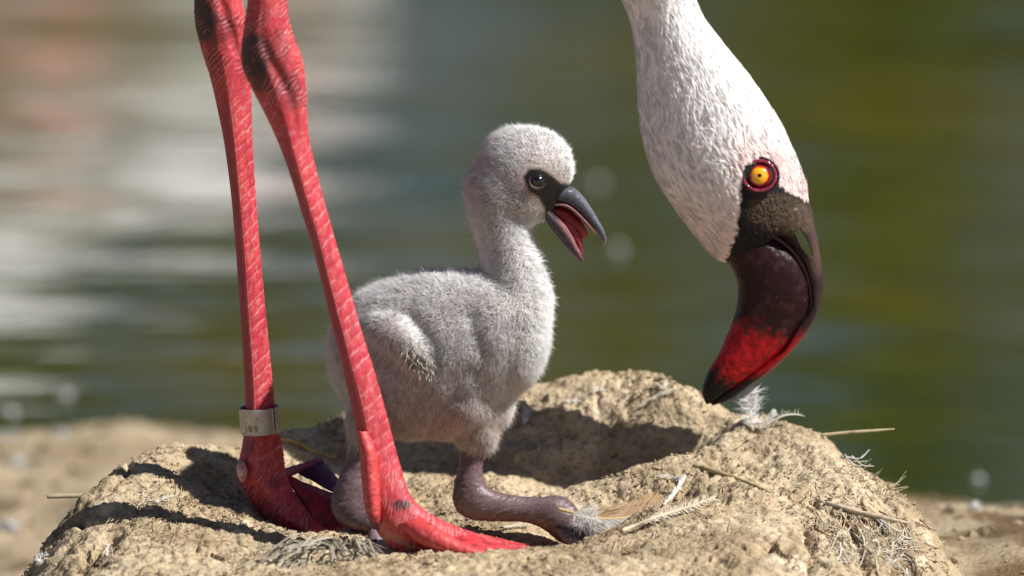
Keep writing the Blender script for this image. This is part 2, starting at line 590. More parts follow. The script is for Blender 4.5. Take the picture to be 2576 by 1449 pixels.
# behind and outside the skyline the mound falls away
for (px_, py_, Y_, dx_, dy_, dz_) in ((285, 1195, .05, -45, .03, .030), (200, 1280, .03, -50, .03, .034), (130, 1350, .01, -55, .03, .036), (75, 1430, -.01, -60, .03, .038), (350, 1152, .06, -20, .035, .022), (430, 1122, .075, -5, .035, .016), (560, 1135, .09, 0, .035, .012),
                                      (660, 1128, .11, 0, .035, .012), (800, 1075, .14, 0, .04, .016), (950, 1040, .145, 0, .04, .016), (1310, 985, .14, 0, .035, .016), (1500, 938, .136, 0, .035, .018), (1640, 946, .124, 10, .035, .020), (1740, 992, .108, 20, .035, .018), (1850, 1052, .092, 15, .035, .014),
                                      (2000, 1076, .07, 15, .035, .014), (2060, 1098, .06, 25, .035, .018), (2150, 1168, .045, 35, .03, .022), (2240, 1235, .035, 35, .03, .022), (2300, 1285, .025, 35, .03, .022), (2370, 1370, .01, 35, .03, .026), (2412, 1449, -.01, 40, .03, .028)):
    ctrl.append(P(px_ + dx_, py_, Y_) + np.array([0, dy_, -dz_]))
ctrl += [np.array(c) for c in ((-0.2, 0.30, -0.27), (0, 0.34, -0.27), (0.2, 0.30, -0.26), (0.34, 0.06, -0.22), (0.36, -0.1, -0.24), (-0.36, 0.02, -0.27), (-0.33, -0.2, -0.27),
                               (0, -0.36, -0.26), (0.25, -0.30, -0.26), (-0.25, -0.33, -0.27), (0.34, 0.22, -0.24), (-0.34, 0.2, -0.27))]
ctrl = np.array(ctrl)


def tps_fit(xy, z, lam=1e-5):
    n = len(xy)
    r2 = ((xy[:, None] - xy[None]) ** 2).sum(-1)
    K = 0.5 * r2 * np.log(r2 + 1e-12) + lam * np.eye(n)
    Pm = np.column_stack([np.ones(n), xy])
    A = np.block([[K, Pm], [Pm.T, np.zeros((3, 3))]])
    return np.linalg.solve(A, np.concatenate([z, np.zeros(3)]))


tps_w = tps_fit(ctrl[:, :2] * 10, ctrl[:, 2])


def nest_base(x, y):
    q = np.stack([np.ravel(x), np.ravel(y)], 1) * 10
    out = np.empty(len(q))
    for a in range(0, len(q), 40000):
        s = q[a:a + 40000]
        r2 = ((s[:, None] - ctrl[None, :, :2] * 10) ** 2).sum(-1)
        out[a:a + 40000] = (0.5 * r2 * np.log(r2 + 1e-12)) @ tps_w[:-3] + tps_w[-3] + s @ tps_w[-2:]
    return np.maximum(out.reshape(np.shape(x)), -0.30)


def nest_detail(x, y, h):
    p = np.stack([x, y, h], -1)
    d = 0.0026 * fbm(p * 32 + 5, 2) * 0.8
    d = d + 0.0011 * fbm(p * 130 + 11, 2)
    gr = fbm(p * 330 + 2, 2)
    d = d + 0.0009 * gr
    # little crumbly pits in some patches
    patch = sstep(-0.05, 0.35, fbm(p * 24 + 31, 2))
    pit = np.minimum(0, pnoise(p * 230 + 7) + 0.12)
    d = d + 0.0042 * pit * patch
    # a few shallow overhanging cracks, running along the flank
    ck = np.abs(fbm(p * np.array([14, 30, 40]) + 71, 3))
    d = d - 0.0035 * sstep(0.05, 0.0, ck) * sstep(0.0, 0.3, fbm(p * 9 + 50, 2))
    return d


nx_ = axis_coords([(-0.40, -0.255, 0.006), (-0.255, 0.235, 0.00095), (0.235, 0.40, 0.006)])
ny_ = axis_coords([(-0.40, -0.165, 0.006), (-0.165, 0.165, 0.00105), (0.165, 0.40, 0.006)])
NX, NY = np.meshgrid(nx_, ny_)
NB = nest_base(NX, NY)
NZ = NB + nest_detail(NX, NY, NB)
# crevices, ledges and bill-worked hollows seen in the flanks
_pxg, _pyg = proj(np.stack([NX, NY, NZ], -1).reshape(-1, 3))
_rag = fbm(np.stack([NX, NY, NB], -1).reshape(-1, 3) * 140 + 33, 2)
_car = np.zeros(len(_pxg))
for _pts, _w, _dep in (([(1985, 1243), (2050, 1262), (2095, 1282), (2140, 1330), (2165, 1390), (2185, 1449)], 11, .0065), ([(2110, 1280), (2190, 1312), (2260, 1370), (2310, 1449)], 9, .0060),
                       ([(1815, 1262), (1880, 1243), (1960, 1240)], 6, .0045), ([(205, 1318), (245, 1306), (295, 1298)], 9, .0060), ([(205, 1430), (232, 1402), (262, 1372), (290, 1352)], 13, .0090),
                       ([(2020, 1330), (2040, 1380), (2030, 1440)], 10, .0050), ([(1600, 1262), (1560, 1240), (1530, 1248)], 12, .0045), ([(1780, 1228), (1720, 1245), (1690, 1262)], 7, .0040),
                       ([(1690, 1420), (1760, 1405), (1840, 1418)], 8, .0045), ([(1880, 1395), (1940, 1380), (1980, 1400)], 9, .0050), ([(430, 1400), (500, 1385), (560, 1405)], 7, .0040), ([(330, 1170), (300, 1200), (270, 1235)], 8, .0050),
                       ([(1330, 1010), (1400, 1000), (1450, 1012)], 6, .0030), ([(1180, 1432), (1260, 1424), (1330, 1436)], 7, .0035), ([(2180, 1215), (2230, 1262), (2290, 1330)], 6, .0040)):
    _c = resample(np.array(_pts, float), 70)
    _box = (_pxg > _c[:, 0].min() - 60) & (_pxg < _c[:, 0].max() + 60) & (_pyg > _c[:, 1].min() - 60) & (_pyg < _c[:, 1].max() + 60)
    _d = np.min(np.hypot(_pxg[_box][:, None] - _c[None, :, 0], _pyg[_box][:, None] - _c[None, :, 1]), 1) * (1 + 0.5 * _rag[_box])
    _car[_box] = np.maximum(_car[_box], _dep * np.exp(-(_d / _w) ** 2) * np.clip(1 + 0.9 * _rag[_box], 0.1, 1.8))
NZ = NZ - _car.reshape(NZ.shape)
NV = np.stack([NX, NY, NZ], -1).reshape(-1, 3)
NN = vnormals(NV, grid_faces(len(ny_), len(nx_), closed=False))
# sideways roughening so steep faces are lumpy too
hz = 0.0016 * fbm(NV * 90 + 3, 3)
NV2 = NV + NN * hz[:, None]
ncol = np.ones((len(NV), 3))
pxn, pyn = proj(NV)
damp = sstep(0.0, 0.5, fbm(NV * 16 + 8, 3))
ncol = mix(ncol, np.array([0.70, 0.69, 0.68]), damp * 0.85)
crust = sstep(0.15, 0.55, fbm(NV * 28 + 77, 3))
ncol = mix(ncol, np.array([1.18, 1.2, 1.24]), crust * 0.8)
guano = sstep(0.30, 0.52, fbm(NV * np.array([40, 40, 90]) + 90, 3)) * sstep(1750, 2050, pxn) * sstep(1180, 1300, pyn)
ncol = mix(ncol, np.array([1.7, 1.8, 2.1]), guano * 0.55)
nest = thing('mud_nest', (0, 0, -0.28), 'crumbling tan mud nest mound with a shallow bowl by the pond', 'nest')
mound = obj('mound', mesh_np('mound', NV2, grid_faces(len(ny_), len(nx_), closed=False), col=ncol), M_SOIL, nest)


def nest_z(x, y):
    i = np.clip(np.searchsorted(nx_, x) - 1, 0, len(nx_) - 2)
    j = np.clip(np.searchsorted(ny_, y) - 1, 0, len(ny_) - 2)
    return np.maximum.reduce([NZ[j, i], NZ[j + 1, i], NZ[j, i + 1], NZ[j + 1, i + 1]])


def on_nest(px, py, lift=0.0):
    """where a line of sight first meets the nest"""
    ys = np.linspace(-0.2, 0.2, 900)
    pts = P(np.full(900, float(px)), np.full(900, float(py)), ys)
    hit = pts[:, 2] <= nest_z(pts[:, 0], pts[:, 1])
    k = np.argmax(hit) if hit.any() else 500
    return pts[k] + np.array([0, 0, lift])


def crumb_mesh(name, centres, sizes, cols, rng):
    """rough little clods: squashed, jittered octahedra with extra corners"""
    base = np.array([[1, 0, 0], [-1, 0, 0], [0, 1, 0], [0, -1, 0], [0, 0, 1], [0, 0, -1], [.6, .6, .6], [-.6, .6, -.6]])
    bt = np.array([[0, 2, 6], [2, 4, 6], [4, 0, 6], [2, 1, 4], [1, 3, 4], [3, 0, 4], [2, 0, 5], [1, 2, 7], [2, 5, 7], [5, 1, 7], [3, 1, 5], [0, 3, 5]])
    n = len(centres)
    V = base[None] * (1 + rng.uniform(-0.35, 0.35, (n, 8, 3)))
    a = rng.uniform(0, 6.28, n); ca, sa = np.cos(a), np.sin(a)
    V = np.stack([V[..., 0] * ca[:, None] - V[..., 1] * sa[:, None], V[..., 0] * sa[:, None] + V[..., 1] * ca[:, None], V[..., 2] * 0.75], -1)
    V = V * sizes[:, None, None] + centres[:, None]
    T = (bt[None] + (np.arange(n) * 8)[:, None, None]).reshape(-1, 3)
    return mesh_np(name, V.reshape(-1, 3), None, T, smooth=False, col=np.repeat(cols, 8, 0))


nc = 26000
cx = RNG.uniform(-0.25, 0.23, nc * 3); cy = RNG.uniform(-0.16, 0.15, nc * 3)
keep = fbm(np.stack([cx * 22, cy * 22, np.zeros(nc * 3)], -1) + 60, 3) + RNG.normal(0, 0.25, nc * 3)
idx = np.argsort(-keep)[:nc]
cx, cy = cx[idx], cy[idx]
cs_ = 0.00040 * np.exp(RNG.normal(0, 0.42, nc))
cs_[:400] *= 2.0
ccol = np.clip(np.array([0.95, 0.95, 0.93]) * RNG.uniform(0.6, 1.25, nc)[:, None], 0, 1.3)
obj('soil_crumbs', crumb_mesh('soil_crumbs', np.stack([cx, cy, nest_z(cx, cy) + cs_ * 0.2], 1), cs_, ccol, RNG), M_SOIL, nest, kind='stuff')

# pebbles and clods strewn on the shore
ng = 2600
sx = RNG.uniform(-0.45, 0.45, ng); sy = RNG.uniform(-0.1, 1.0, ng)
ss = 0.0016 * np.exp(RNG.normal(0, 0.55, ng))
scol = np.clip(np.array([0.9, 0.88, 0.85]) * RNG.uniform(0.4, 1.35, ng)[:, None], 0, 1.4)
obj('shore_clods', crumb_mesh('shore_clods', np.stack([sx, sy, ground_height(sx, sy) + ss * 0.2], 1), ss, scol, RNG), M_GROUND, kind='stuff',
    label='small clods and grit scattered over the mud shore', category='clods')

# ------------------------------------------------------------------ needles: down, barbs, feather edges
def needles(name, base, d1, d2, length, width, col, shade=None, blend=0.7, tipcol=None):
    """three-sided tapering hairs: base point, direction of the lower and of the upper half"""
    n = len(base)
    length = np.broadcast_to(length, (n,))[:, None]; width = np.broadcast_to(width, (n,))[:, None]
    mid = base + d1 * length * 0.5
    tip = mid + d2 * length * 0.5
    ref = RNG.normal(size=(n, 3))
    U = np.cross(d1, ref); U /= np.linalg.norm(U, axis=1)[:, None] + 1e-9
    W = np.cross(d1, U)
    V = np.empty((n, 7, 3)); N = np.empty((n, 7, 3))
    for k in range(3):
        a = 2 * math.pi * k / 3
        e = math.cos(a) * U + math.sin(a) * W
        V[:, k] = base + e * width * 0.5
        V[:, 3 + k] = mid + e * width * 0.42
        N[:, k] = e; N[:, 3 + k] = e
    V[:, 6] = tip
    N[:, 6] = d2
    if shade is not None:
        N = N * (1 - blend) + shade[:, None] * blend
    N /= np.linalg.norm(N, axis=2)[..., None] + 1e-9
    f = np.array([[0, 1, 4], [0, 4, 3], [1, 2, 5], [1, 5, 4], [2, 0, 3], [2, 3, 5], [3, 4, 6], [4, 5, 6], [5, 3, 6]])
    T = (f[None] + (np.arange(n) * 7)[:, None, None]).reshape(-1, 3)
    c = np.repeat(col[:, None], 7, 1)
    if tipcol is not None:
        c[:, 3:6] = 0.5 * (c[:, 3:6] + tipcol[:, None]); c[:, 6] = tipcol
    return mesh_np(name, V.reshape(-1, 3), None, T, True, c.reshape(-1, 3), normals=N.reshape(-1, 3))


def tangent(vec, N):
    t = vec - N * np.sum(vec * N, 1)[:, None]
    return t / (np.linalg.norm(t, axis=1)[:, None] + 1e-9)


def nrm(v):
    return v / (np.linalg.norm(v, axis=-1)[..., None] + 1e-12)


# ------------------------------------------------------------------ the adult flamingo
HY = 0.064      # depth of head and bill
adult = thing('adult_flamingo', P(900, 1380, -0.035), 'white adult flamingo on red legs lowering its dark hooked bill to the nest', 'flamingo')
G = Geo()
white = np.array([0.86, 0.845, 0.835]); pink = np.array([0.80, 0.57, 0.535])

# head and neck, then the rest of the neck and the body above the picture
head_st = [(1832, 664, 2046, 545, HY, .0125), (1797, 646, 2034, 505, HY, .0170), (1745, 588, 2030, 478, HY, .0205), (1692, 517, 2018, 435, HY, .0228), (1648, 445, 1998, 385, HY, .0238),
           (1622, 370, 1968, 318, HY, .0236), (1608, 290, 1925, 248, HY, .0226), (1603, 210, 1877, 180, HY, .0208), (1599, 130, 1822, 112, HY, .0188), (1586, 55, 1775, 50, HY, .0172), (1558, -12, 1742, -16, HY - .002, .0165)]
VH, QH, TH, ih = loft(head_st + [(1518, -95, 1690, -105, HY - .006, .0155)], 330, 400, caps=True)
QH, TH = outward(VH, QH, TH)
pxh, pyh = proj(VH)
front = VH[:, 1] < HY
NH = vnormals(VH, QH, TH)
lore = [(2040, 512), (2012, 498), (1985, 486), (1962, 470), (1955, 440), (1940, 412), (1905, 402), (1875, 420), (1866, 455), (1864, 530), (1856, 585), (1838, 630), (1826, 662), (1850, 720), (2080, 720), (2080, 540)]
sd = in_poly(pxh, pyh, lore)
feath = sstep(-3, 6, sd + 7 * pnoise(VH * 500))
# overlapping wet-looking ridges of small feathers, running along the neck
arc = (ih['th'] - math.pi / 2) * 0.022
warp = fbm(np.stack([ih['s'] * 45, arc * 60, np.zeros(len(VH))], -1), 2)
q = np.stack([ih['s'] * 85 + 0.8 * warp, arc * 430 + 2.6 * warp, np.zeros(len(VH)) + 3], -1)
rid = pnoise(q) + 0.5 * pnoise(q * np.array([2.1, 2.0, 1]) + 9)
rid = np.abs(rid) * -1.0 + 0.3
amp = feath * (0.55 + 0.45 * sstep(80, 330, pyh)) * sstep(0.001, 0.004, ih['s'])
fine = pnoise(np.stack([ih['s'] * 420, arc * 1500, np.zeros(len(VH)) + 8], -1))
VH = VH + NH * ((0.00072 * rid + 0.00026 * fine) * amp)[:, None]
lump = pnoise(VH * 950) + 0.6 * pnoise(VH * 420 + 5)
VH = VH + NH * (0.00035 * lump * (1 - feath))[:, None]
blush = sstep(300, 480, pyh) * sstep(1800, 2000, pxh) * 0.55 + sstep(400, 620, pyh) * 0.6 + 0.10 * sstep(150, 500, pyh)
eyed = np.hypot(pxh - 1915, pyh - 430)
blush = np.clip(blush + 0.55 * sstep(105, 45, eyed) * (pyh < 440), 0, 1)
ch = mix(white, pink, blush)
ch = mix(ch, np.array([0.74, 0.66, 0.64]), sstep(0.10, -0.25, rid) * 0.4)
patch_b = in_poly(pxh, pyh, [(1885, 505), (1930, 488), (1985, 492), (2038, 520), (2050, 580), (1990, 585), (1940, 578), (1885, 555)])
skin = mix(np.array([0.018, 0.015, 0.016]), np.array([0.105, 0.075, 0.048]), sstep(14, -10, patch_b) * (0.55 + 0.45 * np.clip(lump, -1, 1)))
ch = mix(skin, ch, feath)
G.add(VH, QH, TH, ch, mat=0)

# neck above the frame, chest, body, tail (one tapering sweep)
spine = [(1620, -70, 87, HY - .004, .0160), (1545, -260, 78, .062, .0145), (1500, -480, 72, .05, .0135), (1530, -760, 70, .04, .013), (1610, -1050, 72, .03, .0135), (1610, -1330, 78, .015, .0145),
         (1470, -1530, 90, 0.0, .0165), (1260, -1590, 130, -.015, .024), (1050, -1560, 250, -.03, .048), (850, -1500, 370, -.035, .072), (620, -1450, 430, -.035, .082), (400, -1400, 400, -.035, .075),
         (200, -1350, 300, -.035, .055), (20, -1290, 190, -.035, .034), (-140, -1230, 90, -.035, .016), (-240, -1195, 20, -.035, .004)]
sp = np.array(spine, float)
tg = np.gradient(sp[:, :2], axis=0); tg /= np.linalg.norm(tg, axis=1)[:, None]
rn = np.column_stack([-tg[:, 1], tg[:, 0]])
Lp = sp[:, :2] - rn * sp[:, 2:3]; Rp = sp[:, :2] + rn * sp[:, 2:3]
VB, QB, TB, ib = loft(np.column_stack([Lp, Rp, sp[:, 3], sp[:, 4]]), 200, 72)
QB, TB = outward(VB, QB, TB)
NBn = vnormals(VB, QB, TB)
VB = VB + NBn * (0.0012 * fbm(VB * 60, 2))[:, None]
cb = mix(white, np.array([0.82, 0.55, 0.53]), sstep(-0.1, 0.5, fbm(VB * 14, 2)) * 0.6 * sstep(0.1, 0.25, ib['s']))
G.add(VB, QB, TB, cb, mat=0)

RED = np.array([0.48, 0.032, 0.056]); RED2 = np.array([0.55, 0.062, 0.062]); PALE = np.array([0.74, 0.38, 0.37]); DARK = np.array([0.030, 0.018, 0.020]); PLUM = np.array([0.24, 0.012, 0.040])


def leg(Lp, Rp, k, Y, D, knee, near, lobes):
    st = pairs(Lp, Rp, k, Y, D)
    V, Q, T, inf = loft(st, 820, 104)
    Q, T = outward(V, Q, T)
    N = vnormals(V, Q, T)
    px, py = proj(V)
    th = inf['th']; s = inf['s']
    x = np.cos(th)                       # -1 left edge, +1 right edge
    # the tarsus is keeled: two flat faces meeting in a ridge a little left of the middle
    n_, m_r = inf['n'], inf['m']
    dep = (V[:n_ * m_r] @ CF).reshape(n_, m_r)
    hd_ = np.concatenate([np.repeat((dep.max(1) - dep.min(1)) / 2, m_r), [0, 0]])
    x0 = -0.28
    dia = np.where(x > x0, 1 - (x - x0) / (1 - x0), 1 - (x0 - x) / (1 + x0))
    kf = (0.25 + 0.45 * sstep(knee + 100, knee + 260, py) * sstep(1240, 1150, py)) * sstep(-200, 0, py)
    V = V + CF * (np.where(np.sin(th) < 0, (np.sqrt(np.clip(1 - x * x, 0, 1)) - np.clip(dia, 0, 1) ** 0.8) * hd_ * kf, 0))[:, None]
    # two condyles at the joint with a furrow between
    fur = np.exp(-((x - (0.02 if near else 0.25) - 0.22 * np.sin((py - knee) / 90.0) - 0.1 * pnoise(V * 60)) / 0.2) ** 2) * np.exp(-((py - knee - 25) / 130.0) ** 2) * (np.sin(th) < 0)
    V = V + CF * (0.0017 * fur)[:, None]
    N = vnormals(V, Q, T)
    # tarsus: a ridge of broad scutes in front (right), small scales behind
    shank = sstep(knee + 150, knee + 290, py) * sstep(1215, 1120, py)
    tilt = 0.0024 * (1 - x) if near else 0.0040 * (1 - x)
    s_r = s
    s = (px * (0.31 if near else 0.10) + py * (0.951 if near else 0.995)) * KPX      # length measured square to the shank
    jag = pnoise(np.stack([s * 200, x * 2.6, np.full(len(s), 4.0)], -1))
    c = (s - tilt * 1.3 + 0.0008 * jag + 0.0022 * pnoise(np.stack([s * 45, np.zeros(len(s)), np.full(len(s), 9.0)], -1))) / (0.0060 if near else 0.0056)
    line = np.abs((c - np.floor(c)) - 0.5)
    ln = sstep(0.075, 0.02, line) * sstep(-0.45, -0.05, x + 0.15 * jag) * shank
    ln = ln * sstep(-0.45, 0.2, pnoise(np.stack([s * 120, x * 1.1, np.full(len(s), 2.0)], -1)) + 0.15)
    bulge = 0.00010 * np.cos((c - np.floor(c) - 0.5) * 2 * math.pi) * -1 * shank * sstep(-0.4, 0.1, x)
    ridge = np.exp(-((x + 0.36 + 0.05 * np.sin(s * 60)) / 0.07) ** 2) * shank * (np.sin(th) < 0)
    groove = np.exp(-((x + 0.20) / 0.06) ** 2) * shank * (np.sin(th) < 0)
    s = s_r
    # wrinkled skin round the joint and the ankle
    wr = np.clip(sstep(knee + 260, knee + 60, py) + sstep(1085, 1180, py) * 0.8, 0, 1)
    wq = np.stack([s * 560 + 1.6 * pnoise(V * 150) + x * (1.8 if near else 1.4), x * 1.0, np.full(len(s), 6.0)], -1)
    wv = np.sin(2 * math.pi * (s / 0.0023 + (0.9 if near else 0.7) * x + 1.3 * pnoise(V * 70) + 0.55 * pnoise(V * 230))) * np.clip(0.35 + 1.1 * pnoise(V * 120 + 3), 0, 1.1) + 0.55 * pnoise(wq)
    fs = pnoise(V * 900)
    disp = bulge + 0.00012 * ln + 0.00018 * ridge - 0.0002 * groove + wr * (0.00036 * wv + 0.00018 * fs)
    V = V + N * disp[:, None]
    col = mix(RED, RED2, 0.5 + 0.5 * np.clip(fbm(V * 120, 3), -1, 1))
    col = mix(col, PALE, 0.24 * sstep(0.1, 0.6, fbm(V * 420 + 7, 2)))
    col = mix(col, PALE, ln * (0.5 + 0.45 * sstep(-0.2, 0.5, pnoise(V * 180 + 40))))
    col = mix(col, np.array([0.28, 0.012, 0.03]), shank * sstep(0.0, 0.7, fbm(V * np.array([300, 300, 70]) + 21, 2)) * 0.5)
    col = mix(col, np.array([0.80, 0.36, 0.28]), ridge * 0.22)
    col = mix(col, PLUM, groove * 0.25)
    col = mix(col, PALE, wr * sstep(0.2, 0.7, wv) * 0.34)  # highlights painted on the wrinkle crests, shade in the valleys below
    col = mix(col, np.array([0.12, 0.015, 0.02]), wr * sstep(-0.15, -0.6, wv) * 0.7)
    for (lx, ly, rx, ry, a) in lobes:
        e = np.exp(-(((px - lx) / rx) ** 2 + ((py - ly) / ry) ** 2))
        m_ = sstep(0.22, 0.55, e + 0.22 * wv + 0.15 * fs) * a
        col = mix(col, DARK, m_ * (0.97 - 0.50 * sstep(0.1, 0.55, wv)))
    col = mix(col, np.array([0.10, 0.012, 0.02]), np.clip(fur, 0, 1) * 0.35)
    # dirt flecks
    fl = sstep(0.52, 0.68, pnoise(V * np.array([420, 420, 300]) + 12)) * sstep(0.0, 0.3, pnoise(V * 60 + 3) + 0.1)
    col = mix(col, DARK * 2, fl * 0.5 * np.clip(wr + 0.25, 0, 1))
    col = mix(col, np.array([0.26, 0.014, 0.05]), sstep(-0.25, -0.6, x) * shank * 0.6)  # shade painted into the colour of the shank's left face
    # dried mud on toes and ankles
    mud = sstep(1270, 1380, py) * sstep(0.05, 0.5, fbm(V * 130 + 70, 3)) * 0.55
    col = mix(col, np.array([0.42, 0.31, 0.20]), mud)
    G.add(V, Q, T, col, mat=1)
    return V


far_L = [(520, -1000), (505, -500), (492, -150), (489, 0), (491, 60), (508, 130), (530, 200), (548, 280), (564, 360), (580, 480), (591, 600), (601, 740), (609, 860), (615, 960), (617, 1020), (616, 1060), (612, 1095), (606, 1140),
         (597, 1178), (600, 1205), (618, 1240), (650, 1290), (700, 1332), (770, 1362), (850, 1375), (930, 1370)]
far_R = [(640, -1000), (610, -500), (590, -150), (598, -20), (619, 25), (618, 75), (626, 140), (632, 220), (634, 320), (639, 420), (646, 520), (656, 640), (666, 760), (677, 870), (686, 960), (691, 1020), (697, 1060), (705, 1095), (713, 1140),
         (718, 1180), (726, 1210), (745, 1245), (775, 1285), (815, 1318), (870, 1342), (935, 1358)]
FY = 0.004
leg(far_L, far_R, 60, [(0, -.015), (.35, FY - .004), (.88, FY), (1, FY - .012)], [(0, .013), (.30, .010), (.42, .0098), (.50, .0080), (.60, .0068), (.80, .0064), (.86, .0085), (.90, .0095), (.96, .0085), (1, .004)], 40, False,
    [(505, 45, 42, 62, 1.0), (545, 75, 40, 40, 0.55), (535, 130, 16, 60, 0.4), (690, 1215, 14, 16, 0.6), (628, 1120, 12, 26, 0.8)])
near_L = [(640, -1000), (660, -500), (655, -200), (632, -60), (618, 40), (609, 100), (607, 150), (618, 192), (648, 250), (678, 310), (702, 365), (730, 440), (760, 540), (786, 620), (806, 700), (830, 800), (855, 900), (879, 1000), (896, 1080), (906, 1160),
          (913, 1225), (921, 1285), (942, 1328), (985, 1378), (1060, 1408), (1180, 1415), (1300, 1402), (1415, 1388)]
near_R = [(760, -1000), (745, -500), (728, -200), (722, -60), (724, 20), (737, 85), (760, 145), (769, 210), (772, 270), (776, 335), (788, 395), (806, 470), (834, 570), (860, 660), (885, 745), (912, 840), (941, 930), (968, 1025), (990, 1110), (1013, 1190),
          (1034, 1248), (1075, 1288), (1115, 1308), (1165, 1331), (1225, 1350), (1290, 1367), (1350, 1377), (1410, 1381)]
NY0 = -0.066
leg(near_L, near_R, 60, [(0, -.055), (.35, NY0 + .006), (.85, NY0), (1, NY0 - .004)], [(0, .013), (.28, .010), (.40, .0102), (.50, .0082), (.60, .0070), (.78, .0066), (.84, .0085), (.88, .0100), (.94, .0080), (1, .0035)], 150, True,
    [(640, 140, 40, 66, 1.0), (655, 195, 26, 40, 0.8), (700, 140, 26, 70, 0.35), (735, 230, 26, 50, 0.45), (1012, 1270, 26, 13, 1.0), (935, 1318, 26, 22, 0.7), (1255, 1384, 20, 8, 0.9)])

# tendon lobe and hind toe of the near leg; toes and webs
def skin_loft(st, n, m, col, power=2.0, rough=0.0003):
    V, Q, T, i_ = loft(st, n, m, power)
    Q, T = outward(V, Q, T)
    N = vnormals(V, Q, T)
    f = pnoise(V * 500) + 0.6 * pnoise(V * 1100)
    V = V + N * (rough * f)[:, None]
    c = mix(np.asarray(col), np.asarray(col) * 0.45, sstep(0.25, 0.9, f))
    c = mix(c, PALE, sstep(-0.3, -0.9, f) * 0.3)
    return V, Q, T, c


V_, Q_, T_, C_ = skin_loft([(897, 1085, 925, 1085, NY0 - .004, .003), (905, 1130, 944, 1130, NY0 - .0065, .0055), (909, 1190, 952, 1190, NY0 - .0075, .006), (914, 1250, 956, 1250, NY0 - .0085, .006), (922, 1295, 957, 1295, NY0 - .0085, .0058),
                            (934, 1318, 955, 1316, NY0 - .008, .004), (944, 1328, 950, 1326, NY0 - .008, .001)], 90, 30, RED2)
pxa, pya = proj(V_)
C_ = mix(C_, DARK, sstep(1285, 1318, pya + 14 * pnoise(V_ * 300)) * 0.8)
G.add(V_, Q_, T_, C_, mat=1)
# hind toe bump of the far leg
V_, Q_, T_, C_ = skin_loft([(600, 1160, 616, 1160, FY - .006, .002), (595, 1180, 622, 1182, FY - .009, .0038), (600, 1203, 618, 1206, FY - .009, .003), (608, 1212, 612, 1214, FY - .008, .0008)], 40, 20, PALE)
G.add(V_, Q_, T_, C_, mat=1)


def web(pts_px, Y, col, thick=0.0011, n=26):
    """a thin leathery sheet spanned between four corners given as (px, py, Y)"""
    a, b, c, d = [P(*p) for p in pts_px]
    u = np.linspace(0, 1, n)[:, None, None]; v = np.linspace(0, 1, n)[None, :, None]
    S = (1 - u) * ((1 - v) * a + v * b) + u * ((1 - v) * d + v * c)
    nn = nrm(np.cross(b - a, d - a))
    sag = np.sin(np.pi * u) * np.sin(np.pi * v) * 0.0022
    S = S + nn * (-sag) + nn * (0.0007 * fbm(S * 160, 2))[..., None]
    top = S.reshape(-1, 3); bot = (S - nn * thick).reshape(-1, 3)
    q = grid_faces(n, n, closed=False)
    V = np.vstack([top, bot])
    rim = []
    k = n * n
    for i in range(n - 1):
        for (p0, p1) in ((i, i + 1), ((n - 1) * n + i + 1, (n - 1) * n + i), ((i + 1) * n, i * n), (i * n + n - 1, (i + 1) * n + n - 1)):
            rim.append((p0, p1, p1 + k, p0 + k))
    Q = np.vstack([q, q[:, ::-1] + k, np.array(rim)])
    cc = mix(np.asarray(col), np.asarray(col) * 0.4, sstep(-0.1, 0.7, fbm(V * 200, 3)))
    return V, Q, cc


# web of the far foot, lifted behind, its outer toe and the shaded back web
V_, Q_, C_ = web([(712, 1195, .006), (852, 1250, .012), (900, 1345, -.012), (800, 1325, -.006)], 0, (0.30, 0.012, 0.03)); G.add(V_, Q_, None, C_, mat=1)
V_, Q_, C_ = web([(728, 1178, .030), (806, 1156, .036), (856, 1215, .026), (846, 1246, .014)], 0, (0.13, 0.03, 0.10)); G.add(V_, Q_, None, C_, mat=1)
V_, Q_, T_, C_ = skin_loft([(716, 1178, 722, 1204, .012, .003), (762, 1164, 766, 1184, .028, .003), (800, 1152, 808, 1168, .035, .0025), (812, 1156, 814, 1160, .037, .0006)], 40, 16, (0.30, 0.05, 0.10)); G.add(V_, Q_, T_, C_, mat=1)
V_, Q_, T_, C_ = skin_loft([(716, 1196, 716, 1214, .006, .003), (790, 1224, 788, 1240, .011, .003), (850, 1246, 848, 1264, .012, .0028), (900, 1275, 896, 1292, .008, .001)], 40, 16, (0.42, 0.02, 0.04)); G.add(V_, Q_, T_, C_, mat=1)
# inner toe and web of the near foot
V_, Q_, T_, C_ = skin_loft([(1000, 1320, 1060, 1300, NY0 - .006, .006), (1060, 1372, 1105, 1330, NY0 - .016, .0065), (1130, 1398, 1160, 1362, NY0 - .02, .005), (1210, 1408, 1220, 1385, NY0 - .022, .0035), (1260, 1408, 1262, 1398, NY0 - .022, .001)], 60, 30, RED2); G.add(V_, Q_, T_, C_, mat=1)
V_, Q_, C_ = web([(1060, 1312, NY0 + .002), (1330, 1376, NY0), (1240, 1402, NY0 - .02), (1050, 1380, NY0 - .014)], 0, (0.62, 0.05, 0.06)); G.add(V_, Q_, None, C_, mat=1)
for st in ([(1398, 1390, 1402, 1378, NY0 - .004, .0022), (1416, 1390, 1418, 1381, NY0 - .005, .0018), (1432, 1391, 1433, 1386, NY0 - .006, .0005)], [(1240, 1412, 1246, 1392, NY0 - .024, .0030), (1266, 1412, 1270, 1396, NY0 - .026, .0024), (1288, 1411, 1290, 1404, NY0 - .027, .0006)]):
    V_, Q_, T_, C_ = skin_loft(st, 24, 14, (0.035, 0.028, 0.03)); G.add(V_, Q_, T_, C_ * np.array([.5, .5, .5]), mat=1)
body = obj('body', G.mesh('adult_body'), [M_PLUME, M_SKIN], adult)

